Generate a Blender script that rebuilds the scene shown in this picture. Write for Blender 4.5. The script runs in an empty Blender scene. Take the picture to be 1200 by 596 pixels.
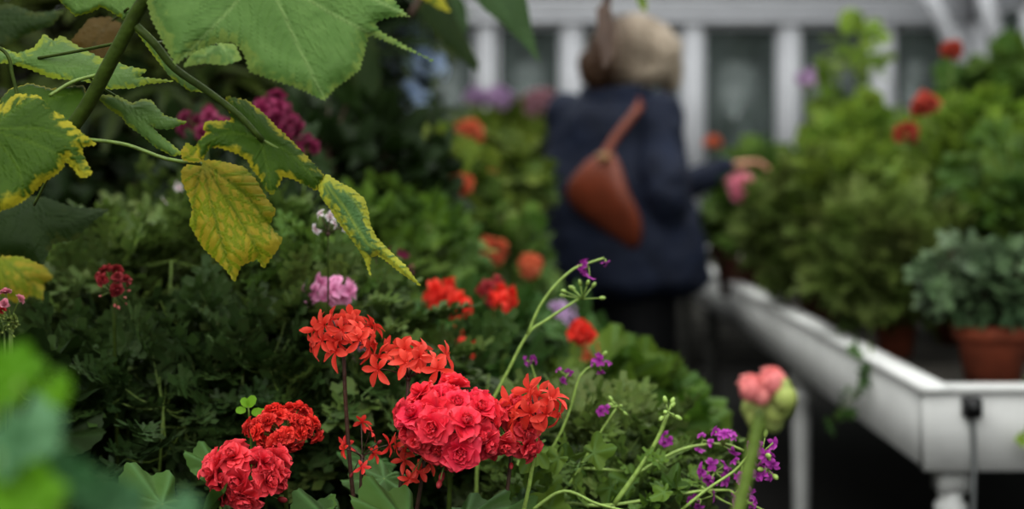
import bpy, bmesh, math, random
import numpy as np
from mathutils import Vector
from mathutils.geometry import delaunay_2d_cdt

PI = math.pi
C = bpy.context.scene.collection
F, CX, HY, H = 1666.667, 600.0, 193.0, 1.2      # focal length in px, horizon, camera height

def P(px, py, Y):
    return np.array([(px-CX)/F*Y, Y, H-(py-HY)/F*Y])

# ------------------------------------------------------------------ tagging
def tag(o, label=None, cat=None, group=None, kind=None):
    if label: o['label'] = label
    if cat: o['category'] = cat
    if group: o['group'] = group
    if kind: o['kind'] = kind
    return o

def thing(name, label, cat, loc=(0, 0, 0), group=None):
    o = bpy.data.objects.new(name, None); C.objects.link(o)
    o.empty_display_size = 0.05
    o.location = tuple(float(v) for v in loc)
    return tag(o, label, cat, group)

def origin(parent):
    o = np.zeros(3)
    while parent is not None:
        o = o + np.array(parent.location); parent = parent.parent
    return o

# ------------------------------------------------------------------ numpy mesh builder (triangles)
class MB:
    def __init__(s): s.v = []; s.f = []; s.a = []; s.n = 0
    def add(s, v, f, a=None):
        v = np.asarray(v, float).reshape(-1, 3); f = np.asarray(f, int).reshape(-1, 3)
        if a is None: a = np.zeros((len(v), 3))
        a = np.asarray(a, float)
        if a.ndim == 1: a = np.tile(a, (len(v), 1))
        s.v.append(v); s.f.append(f+s.n); s.a.append(a); s.n += len(v)
    def build(s, name, mat, parent=None, smooth=True, world=True):
        """verts are world coordinates; they are made local to the parent's base"""
        v = np.concatenate(s.v); f = np.concatenate(s.f); a = np.concatenate(s.a)
        if parent is not None and world: v = v-origin(parent)
        me = bpy.data.meshes.new(name)
        me.vertices.add(len(v)); me.vertices.foreach_set('co', v.astype(np.float32).ravel())
        me.loops.add(len(f)*3); me.loops.foreach_set('vertex_index', f.astype(np.int32).ravel())
        me.polygons.add(len(f))
        me.polygons.foreach_set('loop_start', (np.arange(len(f))*3).astype(np.int32))
        me.polygons.foreach_set('loop_total', np.full(len(f), 3, np.int32))
        me.update(calc_edges=True); me.validate()
        if smooth: me.polygons.foreach_set('use_smooth', np.ones(len(me.polygons), bool))
        at = me.attributes.new('tint', 'FLOAT_COLOR', 'POINT')
        if len(me.vertices) == len(a):
            at.data.foreach_set('color', np.hstack([a, np.ones((len(a), 1))]).astype(np.float32).ravel())
        me.materials.append(mat)
        o = bpy.data.objects.new(name, me); C.objects.link(o)
        if parent is not None: o.parent = parent
        return o

def unit(v):
    v = np.asarray(v, float); return v/(np.linalg.norm(v, axis=-1, keepdims=True)+1e-9)

def frames(d, n):
    """rotation matrices whose columns are x, y(=d), z(~n)"""
    d = unit(d); n = n-(n*d).sum(-1, keepdims=True)*d; n = unit(n)
    x = np.cross(d, n)
    return np.stack([x, d, n], -1)

def scatter(mb, tmpl, pos, d, n, scale, rnd):
    tv, tf, ta = tmpl
    R = frames(np.asarray(d, float), np.asarray(n, float)); pos = np.asarray(pos, float)
    V = np.einsum('kij,vj->kvi', R, tv)*np.asarray(scale, float).reshape(-1, 1, 1)+pos[:, None, :]
    k = len(pos); nv = len(tv)
    Fc = tf[None]+(np.arange(k)*nv)[:, None, None]
    A = np.tile(ta[None], (k, 1, 1)); A[:, :, 0] = np.asarray(rnd).reshape(-1, 1)
    mb.add(V.reshape(-1, 3), Fc.reshape(-1, 3), A.reshape(-1, 3))

def tube(mb, pts, rad, k=6, a=(0.5, 0, 0), cap=True):
    pts = np.asarray(pts, float); m = len(pts)
    rad = np.full(m, rad) if np.isscalar(rad) else np.interp(np.linspace(0, 1, m), np.linspace(0, 1, len(rad)), rad)
    t = unit(np.gradient(pts, axis=0))
    ref = np.array([0.13, 0.97, 0.2]) if abs(t.mean(0)[1]) < 0.7 else np.array([0.97, 0.1, 0.2])
    u = unit(np.cross(t, ref)); w = np.cross(t, u)
    ang = np.arange(k)*2*PI/k
    ring = pts[:, None]+rad[:, None, None]*(np.cos(ang)[None, :, None]*u[:, None]+np.sin(ang)[None, :, None]*w[:, None])
    V = ring.reshape(-1, 3); fs = []
    for i in range(m-1):
        for j in range(k):
            p, q = i*k+j, i*k+(j+1) % k
            fs += [(p, q, p+k), (q, q+k, p+k)]
    if cap:
        V = np.vstack([V, pts[0], pts[-1]]); c0, c1 = m*k, m*k+1
        for j in range(k):
            fs += [(c0, (j+1) % k, j), (c1, (m-1)*k+j, (m-1)*k+(j+1) % k)]
    mb.add(V, fs, a)

def bez(p0, p1, p2, n=8):
    t = np.linspace(0, 1, n)[:, None]
    return (1-t)**2*np.asarray(p0)+2*t*(1-t)*np.asarray(p1)+t*t*np.asarray(p2)

def smooth_path(pts, n=20):
    """Catmull-Rom through the points"""
    pts = np.asarray(pts, float); p = np.vstack([2*pts[0]-pts[1], pts, 2*pts[-1]-pts[-2]]); out = []
    m = len(pts)-1
    for i in range(m):
        a, b, c, d = p[i], p[i+1], p[i+2], p[i+3]
        for t in np.linspace(0, 1, max(2, n//m), endpoint=(i == m-1)):
            out.append(0.5*((2*b)+(-a+c)*t+(2*a-5*b+4*c-d)*t*t+(-a+3*b-3*c+d)*t**3))
    return np.array(out)

def box(mb, x0, x1, y0, y1, z0, z1, a=(0.5, 0, 0)):
    v = [(x, y, z) for z in (z0, z1) for y in (y0, y1) for x in (x0, x1)]
    q = [(0, 2, 3, 1), (4, 5, 7, 6), (0, 1, 5, 4), (2, 6, 7, 3), (0, 4, 6, 2), (1, 3, 7, 5)]
    f = []
    for a_, b, c, d in q: f += [(a_, b, c), (a_, c, d)]
    mb.add(v, f, a)

def lathe(mb, c, prof, k=20, a=(0.5, 0, 0)):
    """prof: list of (radius, z)"""
    c = np.asarray(c, float); ang = np.arange(k)*2*PI/k; V = []; fs = []
    for r, z in prof: V.append(np.stack([c[0]+r*np.cos(ang), c[1]+r*np.sin(ang), np.full(k, c[2]+z)], -1))
    V = np.concatenate(V)
    for i in range(len(prof)-1):
        for j in range(k):
            p, q = i*k+j, i*k+(j+1) % k
            fs += [(p, q, p+k), (q, q+k, p+k)]
    mb.add(V, fs, a)

def ball(mb, c, r, a=(0.5, 0, 0), nu=10, nv=7, R=None):
    c = np.asarray(c, float); r = np.broadcast_to(np.asarray(r, float), (3,)); V = []; fs = []
    for i in range(nv+1):
        ph = PI*i/nv
        for j in range(nu):
            th = 2*PI*j/nu
            V.append((math.sin(ph)*math.cos(th), math.sin(ph)*math.sin(th), math.cos(ph)))
    V = np.array(V)*r
    if R is not None: V = V@np.asarray(R).T
    V = V+c
    for i in range(nv):
        for j in range(nu):
            p, q = i*nu+j, i*nu+(j+1) % nu
            if i < nv-1: fs.append((p, p+nu, q+nu))
            if i > 0: fs.append((p, q+nu, q))
    mb.add(V, fs, a)

# ------------------------------------------------------------------ leaf and petal templates
def polar_leaf(rfun, nt=48, rings=(0.35, 0.7, 1.0), zfun=None, veins=()):
    th = np.linspace(-PI, PI, nt, endpoint=False); r = rfun(th)
    V = [(0, 0, 0)]; A = [(0, 1, 0)]
    for k in rings:
        for t, rr in zip(th, r):
            x, y = k*rr*math.sin(t), k*rr*math.cos(t)
            z = zfun(t, k*rr, k) if zfun else 0
            V.append((x, y, z))
            vd = min([abs(math.atan2(math.sin(t-v), math.cos(t-v))) for v in veins] or [1])
            A.append((0, max(0, 1-vd*rr*k/0.06), k))
    f = []
    for j in range(nt):
        if th[j] == -PI and False: continue
        f.append((0, 1+(j+1) % nt, 1+j))
    for i in range(len(rings)-1):
        for j in range(nt):
            p, q = 1+i*nt+j, 1+i*nt+(j+1) % nt
            f += [(p, q, p+nt), (q, q+nt, p+nt)]
    V = np.array(V, float); V[:, 2] -= 0
    return V, np.array(f), np.array(A, float)

def geranium_leaf(nt=98, lobes=7, rings=(0.25, 0.55, 0.8, 1.0), deep=0.09, seed=0):
    rs = np.random.RandomState(seed); ph = rs.rand()*6
    def r(t):
        base = 0.52*(1+0.42*np.cos(t*0.93))
        sinus = 1-0.75*np.exp(-((np.abs(t)-PI)/0.16)**2)
        return base*sinus*(1+deep*np.cos(lobes*t)+0.03*np.cos(lobes*4*t+ph)+0.03*np.sin(3*t+ph))
    def z(t, rr, k):
        return 0.22*rr*rr+0.05*k*math.cos(lobes*t)-0.10*k**4*(0.6+0.4*math.sin(2*t+ph))+0.03*k*math.sin(3*t+ph)
    return polar_leaf(r, nt, rings, z, [i*2*PI/lobes for i in range(-3, 4)])

def palmate_leaf(tips, base=0.42, sharp=0.16, nt=96, rings=(0.15, 0.35, 0.55, 0.75, 0.9, 1.0), serr=0.035, droop=0.35, seed=0):
    rs = np.random.RandomState(seed); ph = rs.rand()*6
    def r(t):
        out = np.full_like(t, 0.0)
        for a, L in tips:
            d = np.abs(np.arctan2(np.sin(t-a), np.cos(t-a)))
            out = np.maximum(out, L*(base*np.clip(1-(d/0.75)**2, 0.0, 1)+(1-base)*np.exp(-d/sharp)))
        out = np.maximum(out, 0.14)
        return out*(1+serr*(((t*nt/8) % 1.0)-0.5)*2)
    def z(t, rr, k):
        c = min(abs(math.atan2(math.sin(t-a), math.cos(t-a))) for a, L in tips)
        return 0.10*k*min(c, 0.5)-droop*rr*rr+0.03*math.sin(4*t+ph)*k
    return polar_leaf(r, nt, rings, z, [a for a, L in tips])

def merge(parts):
    v = []; f = []; a = []; n = 0
    for V, Fc, A in parts:
        v.append(V); f.append(Fc+n); a.append(A); n += len(V)
    return np.concatenate(v), np.concatenate(f), np.concatenate(a)

def xf(t, s=1, rot=0, off=(0, 0, 0), tilt=0):
    V, Fc, A = t; V = V*s
    c, q = math.cos(tilt), math.sin(tilt)
    V = np.stack([V[:, 0], V[:, 1]*c-V[:, 2]*q, V[:, 1]*q+V[:, 2]*c], -1)
    c, q = math.cos(rot), math.sin(rot)
    V = np.stack([V[:, 0]*c+V[:, 1]*q, -V[:, 0]*q+V[:, 1]*c, V[:, 2]], -1)
    return V+np.array(off), Fc, A

def strip(p0, p1, w):
    p0 = np.array(p0, float); p1 = np.array(p1, float); d = unit(p1-p0); s = np.array([d[1], -d[0], 0])*w
    V = np.array([p0-s, p0+s, p1+s*.4, p1-s*.4]); return V, np.array([(0, 1, 2), (0, 2, 3)]), np.tile([0, 0.8, 0.2], (4, 1))

def ferny_leaf(seed=0, pairs=3):
    """divided, parsley-like leaf: lobed leaflets in pairs along a rachis"""
    rs = np.random.RandomState(seed)
    lf = polar_leaf(lambda t: 0.20*(0.62+0.38*np.cos(t))*(1+0.45*np.cos(5*t)), 15, (0.55, 1.0), lambda t, r, k: 0.35*r*k-0.05*k, [0])
    parts = [strip((0, 0, 0), (0, 0.85, 0.02), 0.012)]
    for i in range(pairs):
        y = 0.25+0.2*i; s = 1.15-0.22*i
        for sd in (-1, 1):
            parts.append(strip((0, y, 0), (sd*0.16*s, y+0.1, 0.02), 0.008))
            parts.append(xf(lf, s*(1.1+0.3*rs.rand()), sd*(0.95+0.2*rs.rand()), (sd*0.10*s, y+0.05, 0.01), 0.25*rs.randn()))
            if i == 0: parts.append(xf(lf, 0.8, sd*1.6, (sd*0.18, y+0.02, 0), 0.2*rs.randn()))
    parts.append(xf(lf, 1.3, 0, (0, 0.72, 0.02), -0.2))
    return merge(parts)

def simple_leaf(w=0.3, seed=0, nt=20):
    def r(t):
        c = np.cos(t/2)**2
        return 0.06+0.94*c**6*0.9+w*0.55*np.abs(np.sin(t))*np.cos(t/2)**2
    return polar_leaf(r, nt, (0.4, 0.75, 1.0), lambda t, rr, k: 0.25*abs(math.sin(t))*rr-0.28*rr*rr, [0])

def petal(L=1.0, w=0.3, nx=4, ny=7, curl=0.25, cup=0.25, ruff=0.0, notch=0.0, seed=0, p=0.8, rnd=False):
    rs = np.random.RandomState(seed); ph = rs.rand(3)*6
    V = []; A = []
    for j in range(ny+1):
        s = j/ny
        hw = w*(math.sin(PI*min(1, s**p*0.86+0.04))**0.8)
        if rnd: hw = w*(0.12+0.88*math.sin(PI/2*min(1, s*1.5)))*(1 if s < .62 else math.sqrt(max(0, 1-((s-.62)/.41)**2)))
        for i in range(nx+1):
            u = i/nx*2-1
            y = L*s*(1-0.10*u*u*s)-notch*L*math.exp(-(u/0.35)**2)*s**6
            z = cup*hw*(u*u)*1.0-curl*L*s*s+ruff*s*s*L*(math.sin(3.1*u+ph[0])+0.5*math.sin(7*u+ph[1]+s*5))
            V.append((u*hw, y, z)); A.append((0, math.exp(-(u/0.12)**2)*(1-s), s))
    f = []
    for j in range(ny):
        for i in range(nx):
            a = j*(nx+1)+i; b = a+1; c = a+nx+1; d = c+1
            f += [(a, b, d), (a, d, c)]
    return np.array(V), np.array(f), np.array(A)

def star_flower(seed=0, w=0.20, nx=4, ny=7):
    rs = np.random.RandomState(seed); parts = []
    for a in (-0.42, 0.42, 1.85, PI, -1.85):
        L = (0.82 if abs(a) < 1 else 1.0)*(0.92+0.16*rs.rand())
        parts.append(xf(petal(L, w*(0.9+0.25*rs.rand()), nx, ny, 0.28+0.25*rs.rand(), 0.5, 0.03, 0.05, rs.randint(999), p=1.35), 1, a+0.16*rs.randn(), (0, 0, 0), 0.35+0.3*rs.randn()*0.6))
    parts.append(xf(petal(0.22, 0.05, 2, 3), 1, 0, (0, 0, 0), 1.3))
    parts.append(xf(petal(0.2, 0.05, 2, 3), 1, 2.5, (0, 0, 0), 1.2))
    return merge(parts)

def double_flower(seed=0, nx=6, ny=6, ruff=0.10, counts=(6, 6, 6, 5)):
    rs = np.random.RandomState(seed); parts = []
    tl = (0.05, 0.5, 0.95, 1.3); ll = (1.0, 0.85, 0.66, 0.48)
    for w_, (n, ti, L) in enumerate(zip(counts, tl, ll)):
        for i in range(n):
            a = 2*PI*(i+0.5*(w_ % 2))/n+0.25*rs.randn()
            parts.append(xf(petal(L*(0.9+0.2*rs.rand()), 0.43*L+0.06, nx, ny, 0.18*(1 if w_ < 2 else -1.2), 0.45, ruff, 0.03, rs.randint(999), p=1.2, rnd=True), 1, a, (0, 0, 0.03*w_), ti+0.24*rs.randn()))
    return merge(parts)

def bud(L=1.0, w=0.3, green=False):
    mb = MB(); ball(mb, (0, L*0.5, 0), (w, L*0.55, w), nu=8, nv=6); V = mb.v[0]
    A = np.zeros((len(V), 3)); A[:, 2] = V[:, 1]/L; return V, mb.f[0], A

STAR = [star_flower(s) for s in range(4)]
STARW = [star_flower(s+20, w=0.33) for s in range(3)]
DBL = [double_flower(s) for s in range(7)]
DBL_LO = [double_flower(s+9, 3, 3, 0.1, (6, 5, 3, 0)) for s in range(3)]
BUD = bud()
GER = [geranium_leaf(seed=s) for s in range(3)]
GERLO = [geranium_leaf(28, 7, (0.4, 0.8, 1.0), 0.09, s+4) for s in range(3)]
GERDEEP = [geranium_leaf(42, 5, (0.4, 0.75, 1.0), 0.24, s+7) for s in range(3)]
FERN = [ferny_leaf(s) for s in range(3)]
SIMPLE = [simple_leaf(0.34, 0), simple_leaf(0.26, 1)]
PALM = [palmate_leaf([(0, 1.0), (1.0, .78), (-1.0, .78), (2.0, .5), (-2.0, .5)], seed=s, nt=64) for s in range(2)]

# ------------------------------------------------------------------ materials
def srgb(c):
    c = [v/255 for v in c]; return tuple([(v/12.92 if v <= 0.04045 else ((v+0.055)/1.055)**2.4) for v in c]+[1])

def nmat(name):
    m = bpy.data.materials.new(name); m.use_nodes = True; nt = m.node_tree
    for n in list(nt.nodes): nt.nodes.remove(n)
    return m, nt, lambda t, **k: mk(nt, t, **k)

def mk(nt, t, **k):
    n = nt.nodes.new(t)
    for a, v in k.items(): setattr(n, a, v)
    return n

def mixc(nt, fac, a, b, mode='MIX'):
    n = mk(nt, 'ShaderNodeMix', data_type='RGBA', blend_type=mode)
    def put(i, v):
        if hasattr(v, 'is_output'): nt.links.new(v, n.inputs[i])
        else: n.inputs[i].default_value = v
    put(0, fac); put(6, a); put(7, b); return n.outputs[2]

def mathn(nt, op, a, b=0.0, clamp=False):
    n = mk(nt, 'ShaderNodeMath', operation=op, use_clamp=clamp)
    for i, v in enumerate((a, b)):
        if hasattr(v, 'is_output'): nt.links.new(v, n.inputs[i])
        else: n.inputs[i].default_value = v
    return n.outputs[0]

def tint(nt):
    a = mk(nt, 'ShaderNodeAttribute', attribute_name='tint'); s = mk(nt, 'ShaderNodeSeparateColor')
    nt.links.new(a.outputs['Color'], s.inputs[0]); return s.outputs

def noise(nt, scale, detail=3, dist=0.0, rough=0.5):
    tc = mk(nt, 'ShaderNodeTexCoord'); n = mk(nt, 'ShaderNodeTexNoise')
    n.inputs['Scale'].default_value = scale; n.inputs['Detail'].default_value = detail
    n.inputs['Distortion'].default_value = dist; n.inputs['Roughness'].default_value = rough
    nt.links.new(tc.outputs['Object'], n.inputs['Vector']); return n.outputs['Fac']

def ramp(nt, fac, stops):
    n = mk(nt, 'ShaderNodeValToRGB'); nt.links.new(fac, n.inputs[0]); e = n.color_ramp.elements
    while len(e) < len(stops): e.new(0.5)
    for el, (p, c) in zip(e, stops): el.position = p; el.color = c if len(c) == 4 else (*c, 1)
    return n.outputs[0]

def finish(nt, col, rough=0.5, transl=0.0, bump=None, bstr=0.3, spec=0.5, tcol=None, bdist=0.01):
    out = mk(nt, 'ShaderNodeOutputMaterial'); p = mk(nt, 'ShaderNodeBsdfPrincipled')
    if hasattr(col, 'is_output'): nt.links.new(col, p.inputs['Base Color'])
    else: p.inputs['Base Color'].default_value = col
    if hasattr(rough, 'is_output'): nt.links.new(rough, p.inputs['Roughness'])
    else: p.inputs['Roughness'].default_value = rough
    p.inputs['Specular IOR Level'].default_value = spec
    if bump is not None:
        b = mk(nt, 'ShaderNodeBump'); b.inputs['Strength'].default_value = bstr; b.inputs['Distance'].default_value = bdist
        nt.links.new(bump, b.inputs['Height']); nt.links.new(b.outputs[0], p.inputs['Normal'])
    if transl > 0:
        t = mk(nt, 'ShaderNodeBsdfTranslucent'); mx = mk(nt, 'ShaderNodeMixShader'); mx.inputs[0].default_value = transl
        tc = tcol if tcol is not None else col
        if hasattr(tc, 'is_output'): nt.links.new(tc, t.inputs[0])
        else: t.inputs[0].default_value = tc
        nt.links.new(p.outputs[0], mx.inputs[1]); nt.links.new(t.outputs[0], mx.inputs[2]); nt.links.new(mx.outputs[0], out.inputs[0])
    else: nt.links.new(p.outputs[0], out.inputs[0])

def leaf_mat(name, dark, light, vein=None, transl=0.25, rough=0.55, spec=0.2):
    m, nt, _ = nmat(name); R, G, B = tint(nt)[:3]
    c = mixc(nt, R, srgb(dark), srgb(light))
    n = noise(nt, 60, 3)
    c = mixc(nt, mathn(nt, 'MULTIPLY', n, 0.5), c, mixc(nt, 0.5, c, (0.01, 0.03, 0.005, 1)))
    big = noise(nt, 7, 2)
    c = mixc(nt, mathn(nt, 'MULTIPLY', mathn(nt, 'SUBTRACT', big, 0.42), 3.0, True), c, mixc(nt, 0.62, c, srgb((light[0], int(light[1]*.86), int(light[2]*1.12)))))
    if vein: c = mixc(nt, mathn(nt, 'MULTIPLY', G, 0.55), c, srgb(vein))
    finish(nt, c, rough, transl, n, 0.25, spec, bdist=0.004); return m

def petal_mat(name, a, b, base=None, transl=0.3):
    m, nt, _ = nmat(name); R, G, B = tint(nt)[:3]
    c = mixc(nt, R, srgb(a), srgb(b))
    if base: c = mixc(nt, mathn(nt, 'MULTIPLY', mathn(nt, 'SUBTRACT', 1.0, B), 0.8, True), c, srgb(base))
    n = noise(nt, 220, 2); n2 = noise(nt, 90, 2)
    c = mixc(nt, mathn(nt, 'MULTIPLY', mathn(nt, 'MULTIPLY', B, n2), 0.55), c, srgb(tuple(min(255, int(v+(255-v)*.38)) for v in b)))
    finish(nt, c, 0.55, transl, n, 0.2, 0.3, bdist=0.002); return m

def hero_leaf_mat(name, green, green2, yellow, amt=0.5, vein=(150, 170, 90), veinmix=0.5, edge=True, thr=0.5):
    m, nt, _ = nmat(name); R, G, B = tint(nt)[:3]           # R vein, G distance to edge (0 at edge), B secondary veins
    n1 = noise(nt, 30, 4, 0.8); n2 = noise(nt, 160, 3); n3 = noise(nt, 75, 3, 1.5)
    g = mixc(nt, n1, srgb(green), srgb(green2))
    # yellow mosaic: strongest near the margin, broken up between the veins
    e = mathn(nt, 'MULTIPLY', mathn(nt, 'SUBTRACT', 1.0, G), 0.42 if edge else 0.0)
    s = mathn(nt, 'ADD', mathn(nt, 'ADD', e, mathn(nt, 'MULTIPLY', mathn(nt, 'ADD', mathn(nt, 'MULTIPLY', n3, 0.55), mathn(nt, 'MULTIPLY', n1, 0.75)), 0.95)), mathn(nt, 'MULTIPLY', B, -0.22 if edge else -0.35))
    s = mathn(nt, 'MULTIPLY', mathn(nt, 'SUBTRACT', s, thr), 7.0, True)
    c = mixc(nt, mathn(nt, 'MULTIPLY', s, amt), g, mixc(nt, n1, srgb(yellow), srgb(tuple(int(v*0.8) for v in yellow))))
    c = mixc(nt, mathn(nt, 'MULTIPLY', R, veinmix), c, srgb(vein))
    c = mixc(nt, mathn(nt, 'MULTIPLY', n2, 0.25), c, (0.01, 0.03, 0.0, 1))
    h = mathn(nt, 'ADD', mathn(nt, 'MULTIPLY', n2, 0.5), mathn(nt, 'MULTIPLY', mathn(nt, 'ADD', R, B), -0.7))
    finish(nt, c, 0.55, 0.3, h, 0.5, 0.16, bdist=0.003); return m

def plain(name, c, rough=0.5, var=0.15, scale=30, transl=0, spec=0.5, bstr=0.2, bdist=0.01):
    m, nt, _ = nmat(name); n = noise(nt, scale, 4)
    col = mixc(nt, n, srgb(tuple(int(v*(1-var)) for v in c)), srgb(tuple(min(255, int(v*(1+var))) for v in c)))
    finish(nt, col, rough, transl, n, bstr, spec, bdist=bdist); return m

M = {}
M['abutilon'] = hero_leaf_mat('maple leaf green', (70, 102, 44), (104, 134, 74), (150, 166, 80), 0.45, (150, 172, 112), 0.42, thr=0.84)
M['abutilon_edge'] = hero_leaf_mat('maple leaf yellow edged', (46, 72, 14), (70, 96, 22), (172, 164, 40), 1.0, (104, 130, 44), 0.3, thr=0.86)
M['abutilon_yellow'] = hero_leaf_mat('maple leaf yellowed', (106, 120, 18), (136, 144, 28), (178, 158, 48), 0.8, (78, 100, 18), 0.6, edge=False, thr=0.46)
M['abutilon_var'] = hero_leaf_mat('maple leaf streaked', (70, 104, 58), (96, 128, 74), (184, 186, 64), 1.0, (160, 172, 64), 0.5, thr=0.74)
M['abutilon_dull'] = hero_leaf_mat('maple leaf dull', (74, 104, 50), (96, 122, 60), (140, 154, 34), 0.9, (100, 130, 70), 0.3, thr=0.84)
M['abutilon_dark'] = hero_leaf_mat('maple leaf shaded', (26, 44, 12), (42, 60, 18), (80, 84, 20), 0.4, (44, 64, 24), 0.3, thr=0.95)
M['vine_leaf'] = hero_leaf_mat('plain vine leaf', (48, 72, 42), (66, 90, 54), (90, 110, 50), 0.1, (90, 120, 80), 0.3)
M['stem_dark'] = plain('dark maple stem', (50, 64, 16), 0.6, 0.35, 90, spec=.2)
M['stem_green'] = plain('green stem', (92, 112, 44), 0.5, 0.25, 120)
M['stem_pale'] = plain('pale green stem', (132, 156, 78), 0.5, 0.2, 120)
M['stem_brown'] = plain('brown stem', (70, 52, 40), 0.6, 0.3, 120)
M['stem_red'] = plain('reddish stem', (66, 44, 34), 0.55, 0.3, 120)
M['ger_leaf'] = leaf_mat('geranium leaf', (32, 66, 18), (74, 106, 44), (90, 128, 76))
M['ger_bright'] = leaf_mat('bright geranium leaf', (60, 92, 18), (140, 168, 58), (130, 160, 80), 0.38)
M['ger_mid'] = leaf_mat('mid green leaf', (42, 76, 16), (102, 132, 44), (100, 130, 80), 0.3)
M['ger_grey'] = leaf_mat('grey green leaf', (50, 76, 46), (108, 132, 92), (120, 145, 105), 0.2)
M['fern_leaf'] = leaf_mat('ferny leaf', (36, 60, 18), (106, 128, 58), (80, 108, 56), 0.25, 0.5, 0.25)
M['fern_dark'] = leaf_mat('dark ferny leaf', (22, 42, 12), (72, 96, 44), (56, 84, 42), 0.2, 0.5, 0.25)
M['fern_right'] = leaf_mat('olive ferny leaf', (66, 88, 26), (112, 130, 60), (120, 140, 80), 0.3)
M['dark_leaf'] = leaf_mat('dark shrub leaf', (14, 28, 10), (40, 60, 22), (40, 60, 26), 0.22)
M['olive_leaf'] = leaf_mat('olive shrub leaf', (26, 40, 12), (70, 84, 26), (70, 84, 30), 0.25)
M['shrub_leaf'] = leaf_mat('shrub leaf', (50, 76, 16), (132, 150, 56), (90, 120, 60), 0.3)
M['blue_leaf'] = leaf_mat('pale foreground leaf', (60, 100, 62), (104, 144, 104), (100, 140, 100), 0.3)
M['fore_bright'] = leaf_mat('bright foreground leaf', (90, 140, 24), (126, 176, 46), None, 0.4)
M['red_star'] = petal_mat('orange red petal', (204, 32, 14), (240, 74, 48), (190, 36, 30))
M['red_double'] = petal_mat('crimson double petal', (226, 10, 70), (250, 62, 74), (208, 0, 66))
M['red_ball'] = petal_mat('scarlet petal', (206, 10, 10), (240, 52, 34), (170, 0, 10))
M['red_pink'] = petal_mat('rose red petal', (216, 14, 46), (238, 66, 76), (190, 0, 30))
M['red_dark'] = petal_mat('dark red petal', (130, 8, 18), (176, 30, 40), (110, 0, 10))
M['red_soft'] = petal_mat('bright red petal', (216, 30, 14), (240, 56, 30), (200, 20, 10))
M['orange'] = petal_mat('orange petal', (208, 92, 48), (226, 128, 84), (196, 80, 40))
M['magenta'] = petal_mat('magenta petal', (112, 8, 52), (150, 26, 84), (90, 0, 40))
M['salmon_red'] = petal_mat('salmon red petal', (176, 44, 26), (206, 84, 56), (160, 40, 24))
M['dusty_pink'] = petal_mat('dusty pink petal', (150, 104, 116), (176, 130, 140), None)
M['pink'] = petal_mat('pale pink petal', (206, 120, 168), (232, 170, 204), (190, 90, 140))
M['rose'] = petal_mat('rose pink petal', (216, 124, 150), (232, 160, 178), (206, 90, 116))
M['purple'] = petal_mat('purple petal', (150, 20, 140), (190, 56, 180), (110, 10, 110))
M['lilac'] = petal_mat('lilac petal', (150, 120, 160), (190, 160, 196), (150, 110, 150))
M['white'] = petal_mat('white petal', (206, 200, 204), (236, 232, 236), (190, 140, 150))
M['pale_blue'] = petal_mat('pale blue petal', (150, 172, 206), (190, 206, 228), None)
M['bud_green'] = petal_mat('green bud', (120, 140, 52), (160, 172, 84), (90, 116, 40))
M['bud_pink'] = petal_mat('pink bud', (206, 92, 96), (226, 140, 132), (170, 60, 70))
M['terracotta'] = plain('terracotta', (132, 66, 42), 0.8, 0.25, 25)
M['terracotta_dark'] = plain('dark terracotta', (84, 44, 32), 0.8, 0.25, 25)
M['soil'] = plain('soil', (34, 26, 20), 0.95, 0.5, 90, bstr=0.8, bdist=0.03)
M['gravel'] = plain('damp gravel', (58, 54, 48), 0.9, 0.5, 140, bstr=0.8, bdist=0.02)
M['white_paint'] = plain('weathered white paint', (192, 192, 196), 0.55, 0.06, 9)
M['bench_paint'] = plain('grey white bench paint', (198, 198, 196), 0.55, 0.08, 14)
M['bench_shade'] = plain('dark grey boards and leg shade', (70, 70, 66), 0.7, 0.1, 14)
M['black'] = plain('black plastic', (14, 14, 15), 0.45, 0.2, 40)
M['grey_cable'] = plain('grey cable', (96, 98, 98), 0.5, 0.1, 40)

# ------------------------------------------------------------------ the setting
def struct(name, mb, mat, parent=None, smooth=False):
    o = mb.build(name, mat, parent, smooth)
    if parent is None: o['kind'] = 'structure'
    return o

WX0, WX1, WY1, WY0 = -1.75, 2.75, 8.5, -2.2
def floor_mat():
    m, nt, _ = nmat('dark wet paving'); n = noise(nt, 3, 6); n2 = noise(nt, 60, 3)
    c = ramp(nt, n, [(0.3, srgb((30, 28, 26))), (0.7, srgb((48, 45, 42)))])
    finish(nt, c, 0.75, 0, n2, 0.5, 0.3); return m
mb = MB(); box(mb, WX0-0.1, WX1+0.1, WY0, WY1+0.1, -0.1, 0); struct('floor', mb, floor_mat())
mb = MB(); box(mb, -14, 14, -14, 26, -0.3, -0.1); struct('ground', mb, plain('outside turf', (52, 66, 38), 0.9, 0.3, 4))

def wall_mat(name, c):
    m, nt, _ = nmat(name); tc = mk(nt, 'ShaderNodeTexCoord'); br = mk(nt, 'ShaderNodeTexBrick')
    br.inputs['Scale'].default_value = 4.5; br.inputs['Color1'].default_value = srgb(c)
    br.inputs['Color2'].default_value = srgb(tuple(int(v*.8) for v in c)); br.inputs['Mortar'].default_value = srgb(tuple(int(v*.6) for v in c))
    mp = mk(nt, 'ShaderNodeMapping'); mp.inputs['Rotation'].default_value = (PI/2, 0, PI/2 if 'side' in name else 0)
    nt.links.new(tc.outputs['Object'], mp.inputs[0]); nt.links.new(mp.outputs[0], br.inputs['Vector'])
    finish(nt, br.outputs['Color'], 0.85, 0, br.outputs['Fac'], -0.3); return m
brick = wall_mat('painted brick', (120, 118, 112)); brick_s = wall_mat('side brick', (84, 84, 80))

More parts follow.
